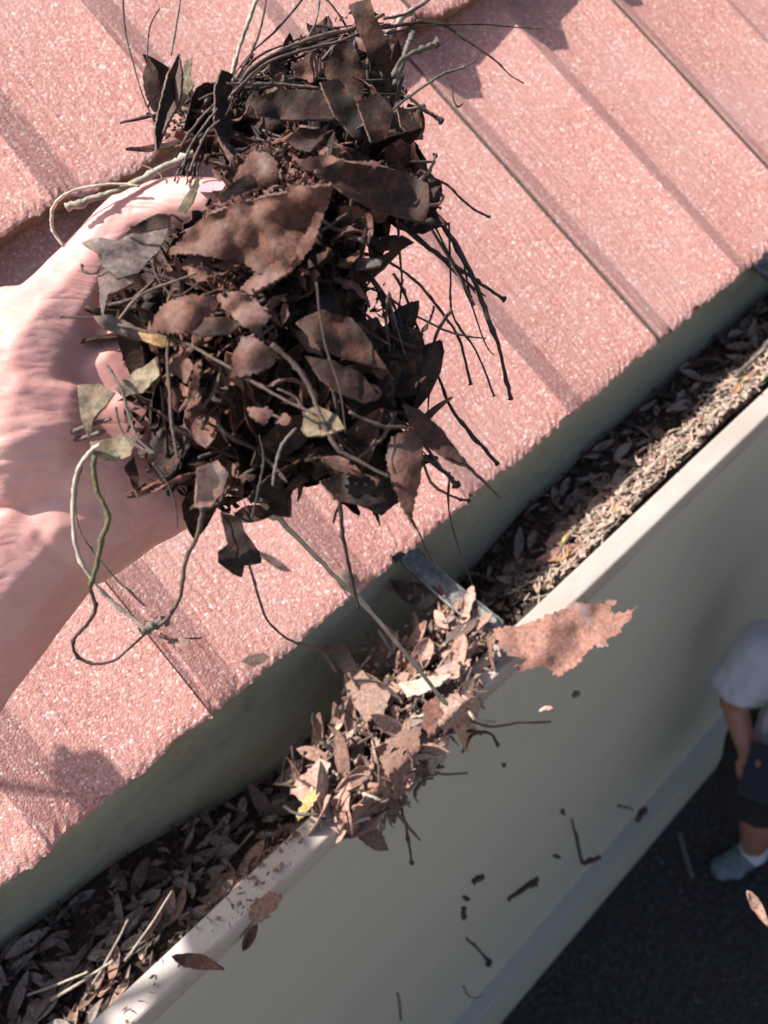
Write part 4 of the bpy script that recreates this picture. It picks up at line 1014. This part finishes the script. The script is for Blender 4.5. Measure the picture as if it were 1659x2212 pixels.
bit([(1086, 1650), (1089, 1653), (1092, 1655)], .85, TDARK, 'dark speck falling right of the leaf heap', [3, 5, 3])
me = leaf_mesh('leaf', .031, .0095, 401, .5, .25, .12); me.materials.append(LPINK)
o = link('leaf', me, None, None, None, True, orient(P(1637, 1957, .58), cr * .55 - cu * .85, (TOCAM + SUN).normalized(), .2))
tag(o, 'sunlit orange brown narrow leaf falling above the dark ground by the shoe', 'leaf')

# ------------------------------------------------------------------ branch over the corner of the roof, out of the picture
br = thing('tree_branch', 'leafy branch overhanging the roof corner and dappling the gutter end with shade', 'branch', Vector((-.07, .24, CAMZ - .50)) + SUN * .95)
BL = m_leaf('green_leaf', [(.05, .09, .025), (.08, .12, .035)], (.10, .09, .03), .3, .5, (.06, .1, .03), .2)
b0 = Vector((-.075, .235, CAMZ - .50)) + SUN * .95
twig('branch', [b0 + Vector((-.75, .35, .05)), b0 + Vector((-.40, .20, .05)), b0 + Vector((-.15, .06, .02)), b0 + Vector((.02, -.02, 0))], [.012, .009, .006, .003], TBROWN, br, 8)
BLM = [leaf_mesh('leaf', U(.08, .11), U(.032, .045), 500 + k, .2, .3, .02, rough=.03) for k in range(5)]
q = RAY(205, 1705); q = CAM + q * ((EAVE - CAM).dot(NRM) / q.dot(NRM)) + SUN * .42
for k in range(3):
    c = q + rand_dir() * .006
    leafobj(BLM[k], BL, orient(c, rand_dir(), (SUN + rand_dir() * .3).normalized(), 0, .42), br)
twig('branch', [b0 + Vector((-.15, .06, .02)), (b0 + q) * .5 + Vector((-.05, .05, .02)), q], [.004, .003, .0015], TBROWN, br, 6)
for k in range(24):
    c = b0 + Vector((U(-.20, .075), 0, 0)) + (Vector((0, 1, 0)) - SUN * SUN.y).normalized() * U(-.045, .010) + SUN * U(-.05, .05)
    leafobj(random.choice(BLM), BL, orient(c, rand_dir(), (SUN + rand_dir() * .6).normalized(), 0, U(.7, 1.0)), br)

# ------------------------------------------------------------------ litter on the ground
items = []
for _ in range(2600):
    x, y = U(-.4, 2.2), U(-1.2, .46); a = U(0, 2 * pi); L = U(.01, .05); c = Vector((x, y, .004))
    items.append(c)
chips('ground_litter', items, m_plain('ground_leaf', (0.06, 0.052, 0.058), 0.9, 0.4, 40), None, .008, .035)
tw_ = twig('stick', [AT_DROP(1468, 1800, 2.874), AT_DROP(1480, 1845, 2.873), AT_DROP(1497, 1895, 2.874)], [.009, .010, .010], m_twig('grey_stick', (0.06, 0.06, 0.065), (0.11, 0.11, 0.12)))
tag(tw_, 'straight grey stick lying on the dark ground left of the shoe', 'stick')

# ------------------------------------------------------------------ person standing below
SKIN2 = m_skin('tanned_skin', (0.33, 0.165, 0.115), (0.36, 0.15, 0.11), (0.40, 0.22, 0.165), False)
boy = thing('person', 'person in white T-shirt and black shorts standing by the wall, looking down at a phone', 'person', (1.08, 0.22, 0))
def W(x, y, z): return Vector((x + .045 * z / 1.2, y - .030 * z / 1.2, z))   # leaning a little away from the wall
def K(a, ra, b, rb): return (W(*a), ra, W(*b), rb)
body = [
    K((1.042, .283, 1.435), .088, (1.022, .278, 1.385), .075), K((1.062, .268, 1.34), .052, (1.085, .245, 1.24), .056),
    K((1.085, .24, 1.20), .10, (1.10, .22, .90), .11), K((1.04, .385, 1.20), .055, (1.13, .07, 1.21), .055),
    K((1.035, .395, 1.19), .047, (1.010, .405, .965), .037), K((1.010, .405, .965), .036, (.965, .335, .905), .026), K((.965, .335, .905), .026, (.945, .305, .895), .024),
    K((1.14, .06, 1.20), .047, (1.12, .03, .97), .037), K((1.12, .03, .97), .036, (.985, .15, .90), .026),
    K((1.09, .285, .80), .085, (1.055, .262, .46), .055), K((1.055, .262, .46), .053, (1.070, .245, .36), .056), K((1.070, .245, .36), .056, (1.100, .228, .09), .036),
    K((1.11, .13, .80), .085, (1.10, .08, .46), .055), K((1.10, .08, .46), .053, (1.12, .07, .36), .056), K((1.12, .07, .36), .056, (1.165, .025, .09), .036),
    K((1.11, .225, .055), .030, (1.02, .262, .035), .026), K((1.17, .03, .055), .030, (1.09, -.03, .035), .026),
    K((.972, .285, 1.405), .014, (.959, .283, 1.388), .016),           # nose
    K((1.037, .368, 1.41), .016, (1.042, .370, 1.435), .018), K((1.052, .193, 1.41), .016, (1.057, .193, 1.435), .018),   # ears
]
for k in range(4):                      # fingers round the phone, thumb on top
    a = (.945 + .004 * k, .312 - .004 * k, .905 - .014 * k); b = (.915, .322 - .004 * k, .895 - .012 * k); c = (.90, .300, .893 - .010 * k)
    body += [K(a, .010, b, .0085), K(b, .0085, c, .0075)]
body += [K((.95, .295, .915), .011, (.925, .280, .925), .009)]
link('body', blob_mesh('body', body, .008, 4), SKIN2, boy)
for e in (.258, .305):
    link('eye', blob_mesh('eye', [K((.9625, e, 1.432), .010, (.9620, e, 1.432), .010)], .003, 1), m_plain('eye_white', (.55, .53, .5), .3, .05), boy)
hair = [K((1.062, .281, 1.465), .088, (1.087, .281, 1.43), .080), K((1.037, .281, 1.485), .070, (1.007, .281, 1.49), .055)]
link('hair', blob_mesh('hair', hair, .006, 2, lambda c: .006 * noise.noise(c * 70)), m_plain('dark_hair', (.035, .022, .016), .6, .4, 200), boy)
def m_shirt():
    k = N('white_tshirt'); p = k.pos(); sx = k.n('ShaderNodeSeparateXYZ'); k.l(p, sx.inputs[0])
    n = k.noise(p, 30, 4); z = k.math('MULTIPLY_ADD', n, .02, sx.outputs[2])
    st = k.ramp(k.math('ABSOLUTE', k.math('SINE', k.math('MULTIPLY', z, 120.0))), [(.55, 0.0), (.7, 1.0)])
    band = k.math('MULTIPLY', k.math('GREATER_THAN', sx.outputs[2], .93), k.math('LESS_THAN', sx.outputs[2], 1.05))
    yb = k.math('MULTIPLY', k.math('LESS_THAN', sx.outputs[1], .285), k.math('LESS_THAN', sx.outputs[0], 1.05))
    f = k.math('MULTIPLY', k.math('MULTIPLY', st, band), k.math('MULTIPLY', yb, .8))
    col = k.mix(f, (.50, .52, .61), (.09, .16, .30))
    return k.set(Base_Color=col, Roughness=.85, Normal=k.bump(k.noise(p, 14, 3, .5, .6), .5, .03))
shirt = [K((1.09, .235, 1.19), .128, (1.095, .225, 1.00), .130), K((1.095, .225, 1.00), .130, (1.088, .215, .87), .145),
         K((1.04, .385, 1.205), .068, (1.13, .07, 1.215), .068), K((1.04, .39, 1.20), .070, (1.018, .410, 1.06), .068), K((1.14, .06, 1.21), .07, (1.13, .04, 1.06), .066)]
link('tshirt', blob_mesh('tshirt', shirt, .008, 3, lambda c: .006 * fb(Vector((c.x * 16, c.y * 16, c.z * 5)), 3)), m_shirt(), boy)
shorts = [K((1.10, .22, .76), .145, (1.10, .21, .70), .15), K((1.085, .295, .74), .122, (1.050, .285, .58), .112), K((1.12, .13, .74), .115, (1.10, .09, .58), .108)]
link('shorts', blob_mesh('shorts', shorts, .008, 3, lambda c: .006 * fb(c * 14, 3)), m_plain('black_shorts', (.010, .010, .013), .85, .3), boy)
SOCK = m_plain('white_sock', (.60, .62, .70), .9, .08); SHOE = m_plain('blue_grey_shoe', (.12, .165, .20), .8, .35, 50); SOLE = m_plain('pale_sole', (.32, .36, .38), .7, .2)
for hx, hy, tx, ty in ((1.130, .215, .985, .275), (1.190, .045, 1.060, -.055)):
    d = Vector((tx - hx, ty - hy, 0)); d.normalize(); n = Vector((-d.y, d.x, 0)); h0 = Vector((hx, hy, 0)); t0 = Vector((tx, ty, 0))
    def B(l, sd, z): q = h0 + d * l + n * sd; return (q.x, q.y, z)
    L = (t0 - h0).length
    link('sock', blob_mesh('sock', [K(B(.035, 0, .150), .043, B(.030, 0, .075), .045)], .005, 3), SOCK, boy)
    shoe = link('shoe', blob_mesh('shoe', [K(B(.005, 0, .060), .040, B(.06, 0, .058), .043), K(B(.06, 0, .050), .043, B(L - .02, 0, .036), .036), K(B(L * .62, .010, .040), .040, B(L - .02, -.004, .034), .034), K(B(.01, 0, .085), .036, B(.045, 0, .088), .038)], .005, 3), SHOE, boy)
    link('sole', blob_mesh('sole', [K(B(-.02, sd, .016), .0155, B(L, sd * 1.1, .016), .0155) for sd in (-.028, -.014, 0, .014, .028)], .005, 2), SOLE, shoe)
    lc = [K(B(.05 + .012 * q, -.022, .094 - .006 * q), .004, B(.05 + .012 * q, .022, .094 - .006 * q), .004) for q in range(4)]
    link('laces', blob_mesh('laces', lc, .003, 1), SOCK, shoe)
ph = thing('phone', 'dark phone with blue black screen held in both hands by the standing person', 'phone', (.925, .275, .905))
pm = Matrix.Translation((.955, .248, .910)) @ Matrix.Rotation(radians(18), 4, 'Z') @ Matrix.Rotation(radians(-28), 4, 'Y')
bm = bmesh.new(); bmesh.ops.create_cube(bm, size=1, matrix=Matrix.Diagonal((.135, .068, .010, 1))); bmesh.ops.bevel(bm, geom=bm.edges[:], offset=.003, segments=2, affect='EDGES')
me = bpy.data.meshes.new('case'); bm.to_mesh(me); bm.free(); link('case', me, m_plain('tan_case', (.05, .04, .04), .6, .2), ph, None, False, pm)
bm = bmesh.new(); bmesh.ops.create_cube(bm, size=1, matrix=Matrix.Translation((0, 0, .0056)) @ Matrix.Diagonal((.129, .063, .0016, 1)))
me = bpy.data.meshes.new('screen'); bm.to_mesh(me); bm.free(); link('screen', me, m_plain('glass_screen', (.006, .007, .022), .7, .1), ph, None, False, pm)
